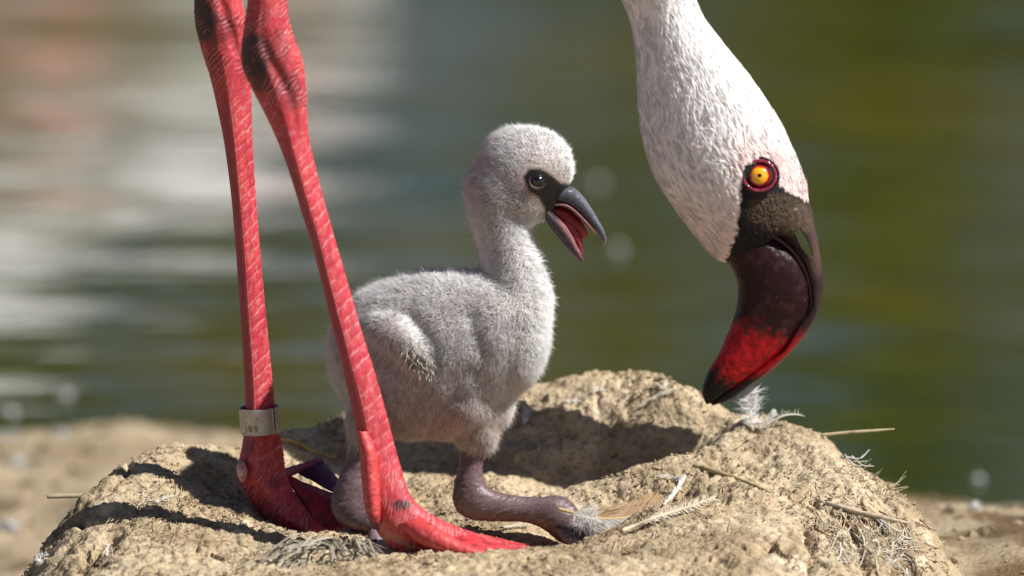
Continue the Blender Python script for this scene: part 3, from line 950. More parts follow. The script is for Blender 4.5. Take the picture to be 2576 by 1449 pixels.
# fine feather tips over head and neck
vis = np.where((feath > 0.7) & (ih['s'] > 0.004))[0]
pick = RNG.choice(vis, 18000)
bp = VH[pick]; bn = NH[pick]
along = np.zeros_like(bp)
nr = ih['n'] * ih['m']
nxt = np.minimum(pick + ih['m'], nr - 1)
along = nrm(VH[nxt] - VH[pick] + 1e-9)
fl_ = tangent(along + 0.3 * np.stack([pnoise(bp * 140 + 9 * k) for k in range(3)], 1) + RNG.normal(0, 0.08, bp.shape), bn)
d1 = nrm(fl_ + bn * (0.06 + 0.08 * np.clip(pnoise(bp * 190 + 4), -0.7, 1) + RNG.uniform(-.03, .05, len(bp)))[:, None]); d2 = nrm(fl_ + bn * RNG.uniform(-0.14, 0.08, len(bp))[:, None])
fc = ch[pick] * (1 + 0.16 * np.clip(pnoise(bp * 260), -1, 1) + RNG.uniform(-0.10, 0.10, len(bp)))[:, None]
obj('feather_tips', needles('feather_tips', bp - bn * 0.0001, d1, d2, RNG.uniform(.003, .0075, len(bp)), RNG.uniform(.00012, .00022, len(bp)), fc, bn, 0.8), M_FIBRE, adult, kind='stuff')

# --- bill
def bill_cols_lower(V):
    px, py = proj(V)
    st = pnoise(V * np.array([700, 700, 260])) + 0.5 * pnoise(V * 900)
    c = np.broadcast_to(np.array([0.020, 0.0055, 0.007]), V.shape).copy()
    c = mix(c, np.array([0.048, 0.018, 0.021]), sstep(0.1, 0.7, fbm(V * 150, 3)) * 0.7)
    edge = py - (792 + 0.40 * np.clip(px - 1840, 0, 300))
    r = sstep(-14, 52, edge + 22 * st + 26 * fbm(V * 160 + 5, 2))
    c = mix(c, mix(np.array([0.46, 0.008, 0.014]), np.array([0.26, 0.004, 0.012]), sstep(-0.1, 0.5, pnoise(V * np.array([900, 900, 190]) + 8))), r)
    tipd = (py - 905) * 0.72 - (px - 1800) * 0.62
    b = sstep(-6, 36, tipd + 26 * st)
    c = mix(c, np.array([0.012, 0.008, 0.008]), b)
    c = mix(c, np.array([0.22, 0.13, 0.08]), b * sstep(0.75, 1.1, pnoise(V * np.array([1300, 1300, 330]) + 4) * 1.6) * sstep(60, 20, tipd))
    wsp = sstep(0.66, 0.78, pnoise(V * 480 + 30))
    return mix(c, np.array([0.30, 0.24, 0.22]), wsp * 0.22 * (1 - b))


low_st = [(1822, 648, 1890, 574, HY, .0108), (1842, 680, 1952, 591, HY, .0126), (1853, 712, 1998, 627, HY, .0131), (1856, 745, 2029, 672, HY, .0130), (1851, 780, 2046, 724, HY, .0122), (1840, 815, 2046, 776, HY, .0112),
          (1825, 850, 2015, 829, HY, .0099), (1808, 890, 1970, 882, HY, .0086), (1787, 925, 1920, 925, HY, .0072), (1771, 962, 1867, 964, HY, .0057), (1766, 992, 1824, 995, HY, .0041), (1777, 1017, 1792, 1014, HY, .0012)]
V_, Q_, T_, i_ = loft(low_st, 190, 120, power=2.05)
Q_, T_ = outward(V_, Q_, T_)
N_ = vnormals(V_, Q_, T_)
V_ = V_ + N_ * (0.00022 * fbm(V_ * 220, 3) + 0.00010 * pnoise(V_ * np.array([900, 900, 260])))[:, None]
low = obj('lower_bill', mesh_np('lower_bill', V_, Q_, T_, col=bill_cols_lower(V_)), M_BILL, adult, label='deep dark maroon lower bill turning red towards the black tip')
# pale lip along the cutting edge of the lower bill
lip_px = np.array([(1895, 578), (1950, 590), (1998, 625), (2028, 670), (2044, 722), (2045, 770), (2028, 808)], float)
lp = resample(lip_px, 60)
lipV = P(lp[:, 0] - 6, lp[:, 1] + 4, HY - np.interp(np.linspace(0, 1, 60), [0, .3, 1], [.0085, .0075, .0050]))
V_, Q_, T_ = tube(lipV, np.interp(np.linspace(0, 1, 60), [0, .5, 1], [.0010, .0009, .0004]), 10)
obj('bill_edge', mesh_np('bill_edge', V_, Q_, T_, col=np.array([0.085, 0.042, 0.045])), M_BILL, low)

up_st = [(1868, 478, 2026, 502, HY, .0135), (1863, 530, 2042, 540, HY, .0152), (1884, 574, 2053, 585, HY, .0140), (1946, 590, 2061, 626, HY, .0108), (1990, 630, 2067, 672, HY, .0090), (2020, 676, 2069, 720, HY, .0080), (2034, 726, 2064, 762, HY, .0074),
         (2034, 770, 2056, 792, HY, .0070), (2002, 818, 2028, 840, HY, .0066), (1970, 879, 1985, 890, HY, .0060), (1918, 922, 1936, 936, HY, .0054), (1866, 961, 1885, 973, HY, .0046), (1822, 993, 1840, 1004, HY, .0036), (1788, 1013, 1792, 1021, HY, .0012)]
V_, Q_, T_, i_ = loft(up_st, 200, 96, power=2.2)
Q_, T_ = outward(V_, Q_, T_)
tmp = obj('tmp', mesh_np('tmp', V_, Q_, T_))
cutV, cutQ, cutT, _ = loft([(2000, 584, 2012, 572, HY, .03), (2004, 600, 2022, 590, HY, .03), (2012, 618, 2034, 610, HY, .03), (2026, 636, 2042, 630, HY, .03), (2038, 646, 2044, 642, HY, .03)], 14, 20, power=5)
cutQ, cutT = outward(cutV, cutQ, cutT)
cut = obj('cut', mesh_np('cut', cutV, cutQ, cutT))
bm_ = tmp.modifiers.new('b', 'BOOLEAN'); bm_.operation = 'DIFFERENCE'; bm_.object = cut; bm_.solver = 'EXACT'
dg = bpy.context.evaluated_depsgraph_get(); dg.update()
up_me = bpy.data.meshes.new_from_object(tmp.evaluated_get(dg))
bpy.data.objects.remove(tmp); bpy.data.objects.remove(cut)
up_me.name = 'upper_bill'
UV_ = np.empty(len(up_me.vertices) * 3, np.float32); up_me.vertices.foreach_get('co', UV_); UV_ = UV_.reshape(-1, 3).astype(float)
UN_ = np.empty(len(up_me.vertices) * 3, np.float32); up_me.vertices.foreach_get('normal', UN_); UN_ = UN_.reshape(-1, 3)
pxu, pyu = proj(UV_)
lump = pnoise(UV_ * 900) + 0.6 * pnoise(UV_ * 420 + 5)
rough_u = sstep(640, 560, pyu)
UV2 = UV_ + UN_ * (0.00032 * lump * rough_u + 0.0001 * pnoise(UV_ * 500))[:, None]
up_me.vertices.foreach_set('co', UV2.astype(np.float32).ravel())
cu = mix(np.array([0.022, 0.017, 0.018]), np.array([0.13, 0.088, 0.052]), sstep(16, -12, in_poly(pxu, pyu, [(1885, 505), (1930, 488), (1985, 492), (2038, 520), (2052, 580), (1990, 588), (1940, 578), (1885, 555)])) * (0.55 + 0.45 * np.clip(lump, -1, 1)))
cu = mix(cu, np.array([0.10, 0.058, 0.048]), sstep(2020, 2060, pxu) * sstep(520, 560, pyu) * 0.9)
cu = mix(cu, np.array([0.030, 0.016, 0.020]), sstep(650, 720, pyu))
cu = mix(cu, np.array([0.40, 0.010, 0.014]), sstep(815, 870, pyu) * 0.8)
cu = mix(cu, np.array([0.013, 0.009, 0.009]), sstep(925, 965, pyu))
a_ = up_me.attributes.get('Col') or up_me.attributes.new('Col', 'FLOAT_COLOR', 'POINT')
a_.data.foreach_set('color', np.column_stack([cu, np.ones(len(cu))]).astype(np.float32).ravel())
up_me.polygons.foreach_set('use_smooth', np.ones(len(up_me.polygons), bool))
up_me.materials.clear()
obj('upper_bill', up_me, M_BILL, adult, label='narrow upper bill with rough brown base and pierced nostril')

# --- eye: ball with coloured rings, wrinkled lid round it
def surface_y(V, px, py, x, y, r=14):
    k = (np.hypot(px - x, py - y) < r)
    return V[k, 1].min()


ey = surface_y(VH, pxh, pyh, 1910, 442)
ec = P(1910, 442, ey + 0.0035)
Ve, Qe, Te = ellipsoid((0, 0, 0), (.0064, .0064, .0064), 60, 96)
ax = -CF
axr = np.arccos(np.clip(nrm(Ve) @ ax, -1, 1)) * .0064 / KPX      # distance from the optic axis in pixels
jit = 2.0 * pnoise(Ve * 1500)
ce = np.broadcast_to(np.array([0.90, 0.40, 0.008]), Ve.shape).copy()
ce = mix(ce, np.array([0.62, 0.05, 0.004]), sstep(20, 24, axr + jit))
ce = mix(ce, np.array([0.20, 0.003, 0.008]), sstep(24, 28, axr + jit))
ce = mix(ce, np.array([0.003, 0.002, 0.002]), sstep(5.8, 4.6, axr))
eye = obj('eye', mesh_np('eye', Ve + ec, Qe, Te, col=ce), M_EYE, adult, label='orange iris with tiny black pupil')
rg = 2 * math.pi * np.arange(97) / 96
for rr, wd, colr, nm in ((38.5, .00085, (0.22, 0.018, 0.045), 'eye_ring'), (45, .00075, (0.025, 0.014, 0.022), 'eyelid')):
    ringp = ec + CF * (-0.0040 + (rr - 35) * 0.00011) + (np.cos(rg)[:, None] * CR * 1.06 + np.sin(rg)[:, None] * CU * 0.98) * rr * KPX
    rad = wd * (1 + 0.22 * pnoise(ringp * 900))
    Vr, Qr, Tr = tube(ringp, rad, 12)
    cr_ = mix(np.asarray(colr, float), np.asarray(colr) * 2.6, sstep(0.2, 0.7, pnoise(Vr * 1300)))
    obj(nm, mesh_np(nm, Vr, Qr, Tr, col=cr_), M_EYE if nm == 'eye_ring' else M_BILL, eye)

# the eye on the far side of the head
e2 = eye.copy(); COL.objects.link(e2)
e2.location = Vector(e2.location) + Vector((0, 2 * (HY - float(ec[1])), 0)); e2.rotation_euler = (0, 0, 0)
e2.data = eye.data.copy(); _mv = (Ve * np.array([1, -1, 1])) + ec
e2.data.vertices.foreach_set('co', _mv.astype(np.float32).ravel()); e2.data.flip_normals()
if 'label' in e2: del e2['label']

# --- metal band on the far leg
def band_material():
    m, nt, bs, out = material('band_steel')
    tc = nd(nt, 'ShaderNodeTexCoord')
    n = nd(nt, 'ShaderNodeTexNoise', Scale=700.0, Detail=4.0)
    lk(nt, tc.outputs['Object'], n.inputs['Vector'])
    r = ramp(nt, [(0.3, (0.36, 0.33, 0.29)), (0.7, (0.58, 0.55, 0.50))], n.outputs[0])
    lk(nt, r.outputs[0], bs.inputs['Base Color'])
    bs.inputs['Metallic'].default_value = 0.75
    bs.inputs['Roughness'].default_value = 0.48
    return m


bc0 = P(651, 1023, FY); bc1 = P(656, 1088, FY)
bax = nrm(bc1 - bc0); bu = nrm(CR - bax * (CR @ bax)); bw = np.cross(bax, bu)
if bw @ CF > 0:
    bw = -bw                                                     # bw towards the camera
ro, ri = 49.5 * KPX, 45.5 * KPX
gap0 = math.radians(42)                                          # the slit, towards the right front
nb = 120
tb = np.linspace(gap0 + 0.05, gap0 + 2 * math.pi - 0.05, nb)
zz = [(ri, 0.0004), (ri + 0.0002, 0.0), (ro - 0.0002, 0.0), (ro, 0.0004), (ro, 0.5), (ro, -0.0004), (ro - 0.0002, -0.0), (ri + 0.0002, -0.0), (ri, -0.0004)]
H_ = np.linalg.norm(bc1 - bc0)
prof = [(ri, 0.0003), (ri + .00018, 0), (ro - .00018, 0), (ro, 0.0003), (ro, H_ - 0.0003), (ro - .00018, H_), (ri + .00018, H_), (ri, H_ - 0.0003)]
Vb = np.array([[bc0 + bax * z + (np.cos(t) * bu + np.sin(t) * bw) * r * (1.03 if abs(math.cos(t)) > .7 else 1.0) for (r, z) in prof] for t in tb]).reshape(-1, 3)
Qb = grid_faces(nb, len(prof))
k = len(prof)
Tb = np.array([(0, j, j + 1) for j in range(1, k - 1)] + [((nb - 1) * k, (nb - 1) * k + j + 1, (nb - 1) * k + j) for j in range(1, k - 1)])
Qb, Tb = outward(Vb, Qb, Tb)
band_me = mesh_np('leg_band', Vb, Qb, Tb, col=np.array([0.5, 0.5, 0.5]))
band_me.polygons.foreach_set('use_smooth', np.zeros(len(band_me.polygons), bool))
band = obj('leg_band', band_me, band_material(), adult, label='plain grey metal leg band with stamped number')
cu_ = bpy.data.curves.new('stamp', 'FONT'); cu_.body = '589'; cu_.size = 0.0046; cu_.space_character = 1.25
to_ = bpy.data.objects.new('stamp_tmp', cu_); COL.objects.link(to_)
dg = bpy.context.evaluated_depsgraph_get(); dg.update()
tm = bpy.data.meshes.new_from_object(to_.evaluated_get(dg))
bpy.data.objects.remove(to_)
tv = np.empty(len(tm.vertices) * 3, np.float32); tm.vertices.foreach_get('co', tv); tv = tv.reshape(-1, 3)
ang = math.pi - 0.62 - (tv[:, 0] / ro)
sv = bc0 + bax * (H_ * 0.84 - tv[:, 1:2]) + (np.cos(ang)[:, None] * bu + np.sin(ang)[:, None] * bw) * (ro + 0.00006)
tm.vertices.foreach_set('co', sv.astype(np.float32).ravel())
sm, snt, sbs, _o = material('stamp_grime'); sbs.inputs['Base Color'].default_value = (0.07, 0.06, 0.05, 1); sbs.inputs['Roughness'].default_value = 0.7
tm.materials.clear()
obj('stamped_number', tm, sm, band)

# ------------------------------------------------------------------ the chick
chick = thing('flamingo_chick', P(1180, 1330, 0.0), 'fluffy grey flamingo chick squatting in the nest with its bill open', 'chick')
S = []


def blob(px, py, rx, ry, d, Y=0.0, rot=0.0):
    V, Q, T = ellipsoid((0, 0, 0), (1, 1, 1), 28, 40)
    a = math.radians(rot)
    x = V[:, 0] * rx * KPX; z = V[:, 2] * ry * KPX
    X = x * math.cos(a) - z * math.sin(a); Z = x * math.sin(a) + z * math.cos(a)
    W = P(px, py, Y) + X[:, None] * CR + Z[:, None] * CU + (V[:, 1] * d)[:, None] * CF
    S.append((W, *outward(W, Q, T)))


def part_loft(st, n=60, m=48, power=2.0):
    V, Q, T, _i = loft(st, n, m, power)
    S.append((V, *outward(V, Q, T)))


FU = 13   # the down stands about this many pixels proud of the skin
up_o = [(833, 885), (842, 820), (875, 772), (925, 733), (990, 705), (1070, 690), (1150, 687), (1225, 690), (1300, 705), (1352, 735), (1378, 790)]
lo_o = [(833, 890), (842, 950), (874, 1012), (915, 1062), (990, 1098), (1075, 1106), (1150, 1100), (1220, 1062), (1285, 1000), (1340, 915), (1378, 800)]
part_loft(pairs(up_o, lo_o, 15, [(0, .004), (1, -.004)], [(0, .006), (.08, .020), (.25, .034), (.5, .0405), (.72, .036), (.9, .024), (1, .008)]), 90, 64)
# neck, rising and bending back into the nape
part_loft([(1196, 800, 1370, 815, -.002, .030), (1208, 745, 1381, 760, -.001, .026), (1216, 690, 1372, 700, 0, .0225), (1215, 640, 1352, 645, 0, .0190), (1204, 595, 1330, 600, 0, .0170), (1190, 545, 1322, 560, 0, .0170),
           (1181, 490, 1325, 520, 0, .0175), (1184, 445, 1335, 480, 0, .0165)], 70, 48)
# head: rounded crown, full cheeks, face narrowing to the bill
blob(1322, 432, 117, 112, .0205)
blob(1376, 436, 62, 78, .0145)
blob(1258, 478, 76, 92, .0188)
blob(1308, 505, 78, 58, .0188)
blob(1372, 500, 40, 56, .0115)
# shoulders, breast, thighs
blob(1300, 860, 74, 130, .030, -.004, -12)
blob(1195, 1070, 56, 70, .0170, -.002)
blob(1205, 1115, 38, 30, .0085, -.004)
blob(1228, 1030, 52, 70, .020, 0.004, -30)
blob(1150, 1005, 110, 90, .0345, 0.0)
blob(925, 1060, 46, 85, .0130, -.024)
blob(912, 1135, 28, 40, .0070, -.026)
# the stub wing lying on the flank
part_loft([(905, 840, 945, 790, -.0265, .007), (940, 868, 1002, 796, -.0300, .0095), (975, 888, 1042, 826, -.0325, .0095), (1004, 908, 1066, 866, -.0350, .0080), (1032, 922, 1076, 898, -.0368, .0056), (1054, 930, 1074, 920, -.0378, .003)], 50, 36)
W = Geo()
for (v, q, t) in S:
    W.add(v, q, t)
tmp = obj('tmp', W.mesh('tmp'))
rm = tmp.modifiers.new('r', 'REMESH'); rm.mode = 'VOXEL'; rm.voxel_size = 0.0012; rm.adaptivity = 0
sm_ = tmp.modifiers.new('s', 'SMOOTH'); sm_.factor = 0.5; sm_.iterations = 20
dg = bpy.context.evaluated_depsgraph_get(); dg.update()
cm = bpy.data.meshes.new_from_object(tmp.evaluated_get(dg))
bpy.data.objects.remove(tmp)
CV = np.empty(len(cm.vertices) * 3, np.float32); cm.vertices.foreach_get('co', CV); CV = CV.reshape(-1, 3).astype(float)
CQ = np.array([p.vertices[:] for p in cm.polygons])
bpy.data.meshes.remove(cm)
CN = vnormals(CV, CQ)
# soft folds of the down-covered skin
fold = 0.0006 * fbm(CV * 55 + 4, 2)
CV = CV + CN * fold[:, None]


def fold_line(pts, w, depth):
    """a crease in the flank along a pixel path, on the side turned to the camera"""
    global CV
    px, py = proj(CV)
    c = resample(pts, 50)
    d = np.min(np.hypot(px[:, None] - c[None, :, 0], py[:, None] - c[None, :, 1]), 1)
    CV = CV - CN * (depth * np.exp(-(d / w) ** 2) * (CN[:, 1] < 0.2))[:, None]


fold_line([(1185, 800), (1200, 850), (1215, 900)], 20, 0.0020)
fold_line([(1150, 1000), (1110, 1040), (1085, 1085)], 24, 0.0026)
fold_line([(1092, 925), (1090, 870), (1060, 825), (1030, 795)], 16, 0.0022)
fold_line([(1130, 960), (1180, 930), (1210, 960)], 20, 0.0020)
CN = vnormals(CV, CQ)
pxc, pyc = proj(CV)
nearside = CN[:, 1] < 0.25
face = [(1318, 446), (1332, 426), (1362, 426), (1390, 444), (1410, 462), (1448, 470), (1456, 500), (1420, 535), (1382, 552), (1370, 520), (1356, 496), (1332, 480)]
sdf = in_poly(pxc, pyc, face)
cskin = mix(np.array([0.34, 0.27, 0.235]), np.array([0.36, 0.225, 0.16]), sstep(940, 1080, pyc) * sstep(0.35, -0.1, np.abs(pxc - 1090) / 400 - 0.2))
cskin = mix(cskin, np.array([0.005, 0.005, 0.006]), sstep(6, -2, sdf))
CG = Geo()
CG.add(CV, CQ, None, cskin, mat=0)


def chick_leg(st_pairs, n=150, m=48):
    V, Q, T, i_ = loft(st_pairs, n, m)
    Q, T = outward(V, Q, T)
    N = vnormals(V, Q, T)
    px, py = proj(V)
    s = i_['s']
    wq = np.stack([s * 520 + 1.5 * pnoise(V * 200), np.cos(i_['th']) * 1.3, np.full(len(s), 2.0)], -1)
    wv = pnoise(wq); fs = pnoise(V * 1000)
    V = V + N * (0.00034 * wv + 0.00022 * fs)[:, None]
    c = mix(np.array([0.105, 0.062, 0.066]), np.array([0.20, 0.135, 0.138]), 0.5 + 0.5 * np.clip(fbm(V * 130, 2), -1, 1))
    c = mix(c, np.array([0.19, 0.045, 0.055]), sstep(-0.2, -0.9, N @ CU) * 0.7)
    c = mix(c, np.array([0.38, 0.29, 0.30]), sstep(0.4, 0.9, fs + 0.3 * wv) * 0.5)
    c = mix(c, np.array([0.04, 0.025, 0.03]), sstep(-0.45, -0.9, wv) * 0.6)
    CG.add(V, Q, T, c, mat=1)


RYc = -0.004
chick_leg(pairs([(1168, 1085), (1160, 1130), (1152, 1180), (1140, 1225), (1139, 1258), (1152, 1288), (1185, 1306), (1250, 1312), (1320, 1314), (1365, 1330), (1400, 1358), (1425, 1370)],
                [(1232, 1085), (1222, 1130), (1214, 1180), (1220, 1212), (1240, 1232), (1275, 1243), (1320, 1249), (1365, 1250), (1405, 1246), (1438, 1262), (1462, 1300), (1480, 1345)], 24,
                [(0, RYc), (1, RYc - .004)], [(0, .0058), (.2, .0058), (.34, .0072), (.5, .0066), (.7, .0066), (.85, .0085), (1, .0075)]))
chick_leg(pairs([(885, 1110), (872, 1160), (855, 1195), (838, 1235), (833, 1270), (845, 1305), (880, 1330), (920, 1340), (955, 1352)],
                [(945, 1110), (945, 1160), (946, 1195), (950, 1228), (956, 1255), (962, 1275), (968, 1295), (972, 1310), (978, 1330)], 20,
                [(0, -.026), (.5, -.032), (1, -.042)], [(0, .0058), (.3, .0068), (.55, .0075), (.8, .0068), (1, .0050)]))
# toes and webs
for st in ([(1400, 1340, 1440, 1300, RYc - .006, .0050), (1440, 1362, 1470, 1328, RYc - .008, .0050), (1500, 1362, 1515, 1338, RYc - .006, .0038), (1560, 1356, 1568, 1338, RYc - .004, .0030), (1598, 1350, 1600, 1346, RYc - .004, .0008)],
           [(1395, 1330, 1430, 1320, RYc - .010, .0045), (1420, 1366, 1450, 1348, RYc - .016, .0042), (1455, 1376, 1475, 1362, RYc - .020, .0032), (1492, 1376, 1496, 1370, RYc - .022, .0008)],
           [(925, 1335, 960, 1330, -.042, .0040), (926, 1362, 958, 1358, -.050, .0038), (932, 1388, 956, 1386, -.056, .003), (942, 1402, 950, 1402, -.058, .0008)],
           [(948, 1325, 975, 1322, -.041, .0035), (972, 1352, 1000, 1345, -.048, .0035), (990, 1378, 1012, 1372, -.052, .0028), (1012, 1394, 1016, 1390, -.054, .0008)]):
    chick_leg(st, 60, 20)
V_, Q_, C_ = web([(1440, 1318, RYc - .004), (1590, 1346, RYc - .003), (1490, 1374, RYc - .020), (1425, 1352, RYc - .012)], 0, (0.15, 0.055, 0.06), 0.0009); CG.add(V_, Q_, None, C_, mat=1)
V_, Q_, C_ = web([(935, 1330, -.044), (985, 1335, -.044), (1008, 1388, -.055), (936, 1396, -.058)], 0, (0.34, 0.30, 0.33), 0.0009); CG.add(V_, Q_, None, C_, mat=1)
obj('body', CG.mesh('chick_body'), [M_CHICKSKIN, M_CHICKSKIN], chick)

# --- down
NF = 125000
a0, a1, a2, a3 = CV[CQ[:, 0]], CV[CQ[:, 1]], CV[CQ[:, 2]], CV[CQ[:, 3]]
area = np.linalg.norm(np.cross(a2 - a0, a3 - a1), axis=1) * 0.5
fn = CN[CQ].mean(1)
wgt = area * np.where(fn[:, 1] > 0.45, 0.35, 1.0)
pxq, pyq = pxc[CQ].mean(1), pyc[CQ].mean(1)
nearq = fn[:, 1] < 0.3
wgt = wgt * np.where((in_poly(pxq, pyq, face) < 5), 0.0, 1.0)
fi = RNG.choice(len(CQ), NF, p=wgt / wgt.sum())
u, v = RNG.random(NF)[:, None], RNG.random(NF)[:, None]
lerp4 = lambda A: (1 - u) * ((1 - v) * A[CQ[fi, 0]] + v * A[CQ[fi, 1]]) + u * ((1 - v) * A[CQ[fi, 3]] + v * A[CQ[fi, 2]])
fb = lerp4(CV); fnn = nrm(lerp4(CN))
fpx, fpy = proj(fb)
is_head = sstep(575, 520, fpy)
is_neck = sstep(520, 590, fpy) * sstep(760, 660, fpy) * sstep(1140, 1210, fpx)
flow = np.zeros_like(fb)
hd = P(1430, 480, 0.0)
fh = nrm(fb - hd); 
flow += fh * is_head[:, None]
flow += np.array([-0.25, 0, -1.0]) * is_neck[:, None]
flow += np.array([-0.55, 0, -0.75]) * (1 - np.clip(is_head + is_neck, 0, 1))[:, None]
# wing down runs along the wing to its tip
wingm = np.exp(-(((fpx - 1010) / 70) ** 2 + ((fpy - 860) / 70) ** 2)) * (fb[:, 1] < -0.03)
flow = flow * (1 - wingm)[:, None] + np.array([0.6, 0, -0.8]) * wingm[:, None]
ft = tangent(flow, fnn)
cl1 = np.stack([pnoise(fb * 330 + k * 31) for k in range(3)], 1)
cl2 = np.stack([pnoise(fb * 120 + 7 + k * 31) for k in range(3)], 1)
d1 = nrm(fnn * 1.0 + ft * 0.45 + 0.35 * cl1 + 0.15 * cl2 + RNG.normal(0, 0.28, fb.shape))
d2 = nrm(fnn * 0.75 + ft * 0.65 + 0.6 * cl1 + 0.2 * cl2 + RNG.normal(0, 0.45, fb.shape) + np.array([0, 0, -0.12]))
ln_ = 0.0039 - 0.0010 * is_head * sstep(1240, 1330, fpx) + 0.0006 * sstep(1230, 1190, fpx) * is_head
fsd = in_poly(fpx, fpy, face)
ln_ = ln_ * (0.32 + 0.68 * sstep(0, 42, fsd)) * np.where(RNG.random(NF) < 0.08, RNG.uniform(1.25, 1.75, NF), RNG.uniform(0.65, 1.2, NF))
under = sstep(1000, 1100, fpy) * sstep(1130, 1060, np.abs(fpx - 1080) * 2.0 + 900)
ln_ = ln_ * (1 - 0.35 * under)
fcol = np.array([0.90, 0.885, 0.87]) * np.ones((NF, 1))
fcol = mix(fcol, np.array([0.86, 0.85, 0.835]), is_head * sstep(1180, 1350, fpx) * sstep(540, 380, fpy))
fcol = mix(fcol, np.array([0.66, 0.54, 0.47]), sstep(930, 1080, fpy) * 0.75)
fcol = mix(fcol, np.array([0.64, 0.59, 0.60]), sstep(0.1, 0.6, fbm(fb * 40 + 9, 2)) * 0.45)
fcol = fcol * (1 + 0.22 * np.clip(cl1[:, :1] * 1.5, -1, 1)) * RNG.uniform(0.85, 1.12, (NF, 1))
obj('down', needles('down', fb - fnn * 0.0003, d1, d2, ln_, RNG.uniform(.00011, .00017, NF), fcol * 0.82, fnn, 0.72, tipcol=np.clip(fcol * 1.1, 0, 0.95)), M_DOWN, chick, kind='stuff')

# --- bedraggled pin feathers at the wing tip
wn_ = 260
wb = []
for k in range(wn_):
    t = random.random()
    x = 1028 + 48 * t + random.gauss(0, 9); y = 885 + 42 * t + random.gauss(0, 11)
    wb.append((x, y))
wb = np.array(wb)
wy_ = -0.0462 + 0.003 * RNG.random(wn_)
wbase = P(wb[:, 0], wb[:, 1], wy_)
wd1 = nrm(np.array([0.18, -0.25, -0.85]) + RNG.normal(0, 0.38, (wn_, 3)))
wd2 = nrm(wd1 + RNG.normal(0, 0.45, (wn_, 3)) + np.array([0, 0, -0.4]))
wc_ = np.where(RNG.random(wn_)[:, None] < 0.55, np.array([0.66, 0.62, 0.52]), np.array([0.16, 0.12, 0.10])) * RNG.uniform(0.7, 1.15, (wn_, 1))
obj('wing_tip_tuft', needles('wing_tip_tuft', wbase, wd1, wd2, RNG.uniform(.003, .0085, wn_), RNG.uniform(.0003, .0008, wn_), wc_, -CF * np.ones((wn_, 1)), 0.4), M_FIBRE, chick, kind='stuff', label='dirty wet tuft at the tip of the stub wing')

# --- chick bill, mouth, eye
def bill_part(name, st, n, m, colf, mat=M_BILL, power=2.2, label=None, rough=.00012, parent=None):
    V, Q, T, i_ = loft(st, n, m, power)
    Q, T = outward(V, Q, T)
    N = vnormals(V, Q, T)
    V = V + N * (rough * fbm(V * 420, 2))[:, None]
    px, py = proj(V)
    o = obj(name, mesh_np(name, V, Q, T, col=colf(V, px, py, N)), mat, parent or chick)
    if label:
        o['label'] = label
    return o


slate = np.array([0.075, 0.075, 0.092])
BY = -0.001
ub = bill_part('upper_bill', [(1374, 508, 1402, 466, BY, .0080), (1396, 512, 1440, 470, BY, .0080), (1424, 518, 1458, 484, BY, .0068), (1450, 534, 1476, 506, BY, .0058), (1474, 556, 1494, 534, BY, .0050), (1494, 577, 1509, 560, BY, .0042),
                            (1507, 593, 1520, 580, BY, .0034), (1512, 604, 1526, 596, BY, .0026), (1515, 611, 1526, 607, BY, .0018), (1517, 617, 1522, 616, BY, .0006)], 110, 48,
               lambda V, px, py, N: mix(mix(slate * np.ones_like(V), np.array([0.17, 0.175, 0.21]), sstep(1425, 1480, px) * sstep(-0.1, 0.7, N @ CU)), np.array([0.30, 0.30, 0.34]), sstep(598, 616, py) * 0.6), label='slate grey hooked upper bill')  # upward faces coloured lighter, a painted highlight along the bill
# pink rim of the upper jaw, showing from below
bill_part('jaw_rim', [(1380, 525, 1384, 518, BY - .005, .0012), (1400, 519, 1406, 512, BY - .0058, .0015), (1428, 523, 1432, 517, BY - .0054, .0015), (1456, 546, 1461, 541, BY - .0048, .0013), (1480, 572, 1485, 568, BY - .0040, .001), (1498, 592, 1500, 590, BY - .0034, .0005)], 60, 16,
          lambda V, px, py, N: np.array([0.22, 0.085, 0.09]) * np.ones_like(V), M_CHICKSKIN, parent=ub)
bill_part('mouth_lining', [(1378, 538, 1386, 516, BY, .0052), (1406, 560, 1424, 522, BY + .0005, .0046), (1426, 578, 1449, 540, BY + .001, .0038), (1442, 590, 1466, 560, BY + .0012, .0030), (1456, 596, 1476, 580, BY + .0012, .0020), (1470, 600, 1480, 592, BY + .001, .0006)], 60, 32,
          lambda V, px, py, N: mix(np.array([0.20, 0.004, 0.010]), np.array([0.40, 0.05, 0.05]), sstep(1440, 1478, px)), M_CHICKSKIN, label='glossy red lining of the open mouth')
bill_part('tongue', [(1402, 560, 1416, 548, BY, .0032), (1424, 580, 1442, 562, BY, .0032), (1442, 606, 1460, 588, BY, .0030), (1453, 628, 1467, 616, BY, .0024), (1460, 644, 1467, 640, BY, .0008)], 50, 24,
          lambda V, px, py, N: mix(np.array([0.30, 0.03, 0.03]), np.array([0.15, 0.03, 0.05]), sstep(600, 640, py)), M_CHICKSKIN, label='dark red tongue')
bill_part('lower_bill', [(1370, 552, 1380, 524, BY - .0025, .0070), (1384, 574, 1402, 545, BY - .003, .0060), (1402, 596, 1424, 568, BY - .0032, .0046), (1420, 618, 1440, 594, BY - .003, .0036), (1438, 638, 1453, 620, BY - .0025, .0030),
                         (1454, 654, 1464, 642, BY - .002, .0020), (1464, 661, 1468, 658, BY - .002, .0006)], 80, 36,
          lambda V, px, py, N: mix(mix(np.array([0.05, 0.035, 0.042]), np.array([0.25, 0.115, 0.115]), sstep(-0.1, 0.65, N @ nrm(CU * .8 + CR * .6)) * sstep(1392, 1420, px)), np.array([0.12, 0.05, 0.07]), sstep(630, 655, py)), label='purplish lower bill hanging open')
fx = (np.abs(pxc - 1352) < 10) & (np.abs(pyc - 455) < 10)
cey = CV[fx, 1].min()
cec = P(1352, 455, cey + 0.0020)
